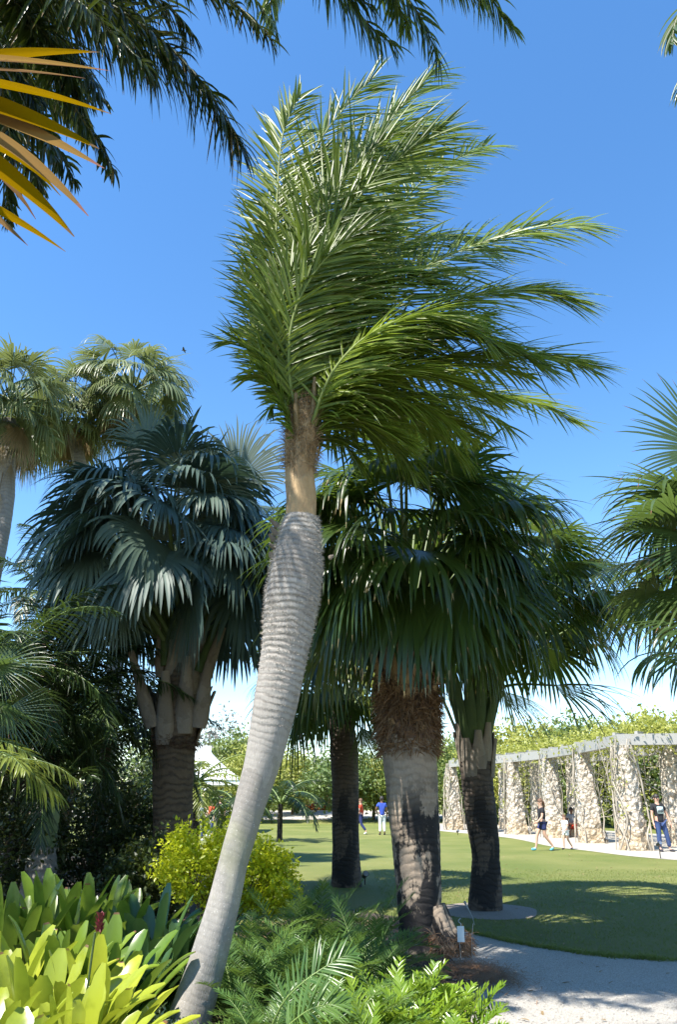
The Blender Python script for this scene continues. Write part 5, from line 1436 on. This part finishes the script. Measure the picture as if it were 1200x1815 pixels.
    ball(hc+np.array([0, -.086, -.058]), .022, 'mouth', solid('lips', (.35, .12, .1), .5), (1.2, .4, .35))
    if glasses:
        ball(hc+np.array([-.036, -.088, .008]), .034, 'sunglasses_lens', M['black'], (1, .35, .75))
        ball(hc+np.array([.036, -.088, .008]), .034, 'sunglasses_lens', M['black'], (1, .35, .75))
    if hat is not None:
        o = MB(); tube(o, [c+np.array([0, 0, .03]), c+np.array([0, 0, .09]), c+np.array([0, 0, .135])], [.118, .112, .05], 14); bl(o, 'cap', hat)
        o = MB(); o.box(c+np.array([0, -.15, .045]), (.15, .12, .012)); bl(o, 'cap_peak', hat)
    return root, J, bl
WALK = dict(knr=(-.09, -.20, .53), anr=(-.09, -.28, .10), bar=(-.09, -.39, .05), tor=(-.09, -.45, .05), knl=(.09, .04, .50), anl=(.09, .30, .16), bal=(.09, .24, .05), tol=(.09, .18, .03),
            elr=(-.23, .10, 1.15), wrr=(-.23, .04, .92), par=(-.22, 0, .86), ell=(.22, -.06, 1.15), wrl=(.22, -.22, 1.0), pal=(.21, -.28, .97))
STAND2 = dict(knl=(.17, -.02, .50), anl=(.23, .02, .09), bal=(.26, -.09, .035), tol=(.27, -.16, .03), ell=(.29, .02, 1.14), wrl=(.33, -.04, .90), pal=(.34, -.06, .83))
def gp(px, py): 
    g = G(px, py); return (g[0], g[1], .008 if px > 1100 else 0.)
white = cloth('white_cotton', (.75, .76, .78)); blackc = cloth('black_cotton', (.012, .012, .015)); jeans = cloth('blue_denim', (.035, .065, .17)); navy = cloth('navy_cotton', (.02, .03, .12))
blue = cloth('royal_blue_cotton', (.03, .07, .36)); pale = cloth('pale_blue_cotton', (.40, .55, .78)); redc = cloth('red_cotton', (.6, .07, .03)); greyc = cloth('grey_cotton', (.3, .32, .36)); shoeb = cloth('shoe_dark', (.03, .03, .04)); shoew = cloth('shoe_light', (.6, .62, .65)); shoec = cloth('shoe_turquoise', (.1, .4, .55))
r_, J, bl = person(gp(1178, 1510), 1.80, .08, STAND2, 'man in black printed t-shirt, jeans and sunglasses standing at the right edge', SK, HAIRK, blackc, jeans, shoeb, glasses=True)
pm = cloth('pale_print', (.42, .55, .55)); o = MB(); o.box((0, -.152, 1.27), (.21, .006, .22)); bl(o, 'shirt_print', pm)
o = MB()
for k in range(6): o.box((-.075+k*.03, -.156, 1.235+.012*(k % 3)), (.02, .004, .08+.02*(k % 2)))
bl(o, 'print_figures', M['black'])
person(gp(966, 1508), 1.66, -PI/2+.1, WALK, 'woman in black t-shirt and dark blue shorts walking left along the pergola', SK, HAIRB, blackc, navy, shoec, shorts=True, long_hair=True)
person(gp(1006, 1506), 1.14, -PI/2+.5, dict(WALK, knr=(-.09, -.1, .52), anr=(-.09, -.12, .1), bar=(-.09, -.22, .05), tor=(-.09, -.28, .05)), 'small child in a white dress walking behind the woman in shorts', SK, HAIRB, white, white, shoeb, shorts=True, dress=True, long_hair=True)
SIT = dict(pelvis=(0, .05, .50), belly=(0, .04, .66), chest=(0, -.02, .87), neck=(0, -.06, 1.02), head0=(0, -.08, 1.10), head1=(0, -.09, 1.18), head2=(0, -.08, 1.25))
for s_, n_ in ((-1, 'r'), (1, 'l')):
    SIT.update({'sh'+n_: (s_*.17, -.04, .95), 'el'+n_: (s_*.22, -.16, .72), 'wr'+n_: (s_*.12, -.32, .62), 'pa'+n_: (s_*.08, -.38, .60), 'hi'+n_: (s_*.09, 0, .48), 'kn'+n_: (s_*.13, -.42, .48), 'an'+n_: (s_*.13, -.40, .09), 'ba'+n_: (s_*.13, -.5, .035), 'to'+n_: (s_*.13, -.57, .03)})
g = G(1018, 1484)
person((g[0], g[1], .008), 1.75, -.35, SIT, 'person in grey shirt and orange-red shorts seated on a stone block between pillars', SK2, HAIRK, greyc, redc, shoeb, shorts=True)
sb = empty('stone_block', (g[0]+.05, g[1]+.1, 0), 'rough stone block used as a seat under the pergola', 'stone seat')
mb = MB(); mb.box((g[0]+.05, g[1]+.12, .17), (.6, .4, .34), top=.94); mb.build('block', M['stone'], sb, smooth=False)
person(gp(678, 1480), 1.80, PI+.1, dict(ell=(.30, -.02, 1.17), wrl=(.24, -.12, .98), pal=(.2, -.18, .95)), 'man in royal blue shirt and white trousers seen from behind across the lawn', SK2, HAIRK, blue, white, shoeb)
person(gp(640, 1479), 1.70, -PI/2-.2, WALK, 'person in red top and navy trousers half hidden by the short near-black trunk', SK, HAIRB, redc, navy, shoew, short_sleeve=True)
person(gp(353, 1490), 1.65, .2, dict(ell=(.27, -.05, 1.14), wrl=(.2, -.22, 1.1), pal=(.17, -.28, 1.12)), 'woman in pale blue top and sunglasses behind the golden shrub', SK, HAIRB, pale, jeans, shoew, glasses=True, bare=True)
person(gp(372, 1482), 1.62, -.6, {}, 'person in bright red top left of the person in black beside the white canopy', SK, HAIRB, redc, jeans, shoew)
person(gp(388, 1483), 1.80, -.3, {}, 'person all in black standing right of the red top beside the white canopy', SK, HAIRK, blackc, blackc, shoeb)

# ================================================================ LIGHT, SKY, CAMERA
SUN_EL = math.radians(58.5); SH = np.array([.70, .714])     # direction the shadows fall
S = np.array([-SH[0]*math.cos(SUN_EL), -SH[1]*math.cos(SUN_EL), math.sin(SUN_EL)])
ld = bpy.data.lights.new('sun', 'SUN'); ld.energy = 4.9; ld.angle = math.radians(.53); ld.color = (1., .95, .87)
lo = bpy.data.objects.new('sun', ld); COL.objects.link(lo)
lo.rotation_euler = Vector(-S).to_track_quat('-Z', 'Y').to_euler(); lo.location = (0, 0, 30)
w = bpy.data.worlds.new('World'); SC.world = w; w.use_nodes = True
nt = w.node_tree; nt.nodes.clear()
sk = nt.nodes.new('ShaderNodeTexSky'); sk.sky_type = 'NISHITA'; sk.sun_disc = False
sk.sun_elevation = SUN_EL; sk.sun_rotation = math.atan2(S[0], S[1]); sk.air_density = 1.0; sk.dust_density = 0.05; sk.ozone_density = 1.6
bg = nt.nodes.new('ShaderNodeBackground'); bg.inputs[1].default_value = .128
wo = nt.nodes.new('ShaderNodeOutputWorld')
hs = nt.nodes.new('ShaderNodeHueSaturation'); hs.inputs['Saturation'].default_value = 1.24
nt.links.new(sk.outputs[0], hs.inputs['Color']); nt.links.new(hs.outputs[0], bg.inputs[0]); nt.links.new(bg.outputs[0], wo.inputs[0])
cam = bpy.data.cameras.new('camera'); co_ = bpy.data.objects.new('camera', cam); COL.objects.link(co_)
cam.sensor_fit = 'VERTICAL'; cam.sensor_height = 24; cam.lens = 24*FPX/H0; cam.clip_end = 3000; cam.clip_start = .05
co_.location = (0, 0, CH); co_.rotation_euler = (PI/2+PITCH, 0, 0)
SC.camera = co_
SC.view_settings.view_transform = 'Standard'; SC.view_settings.look = 'None'; SC.view_settings.exposure = 1.33; SC.view_settings.gamma = 1
SC.cycles.max_bounces = 8; SC.cycles.transparent_max_bounces = 8
SC.cycles.use_denoising = True
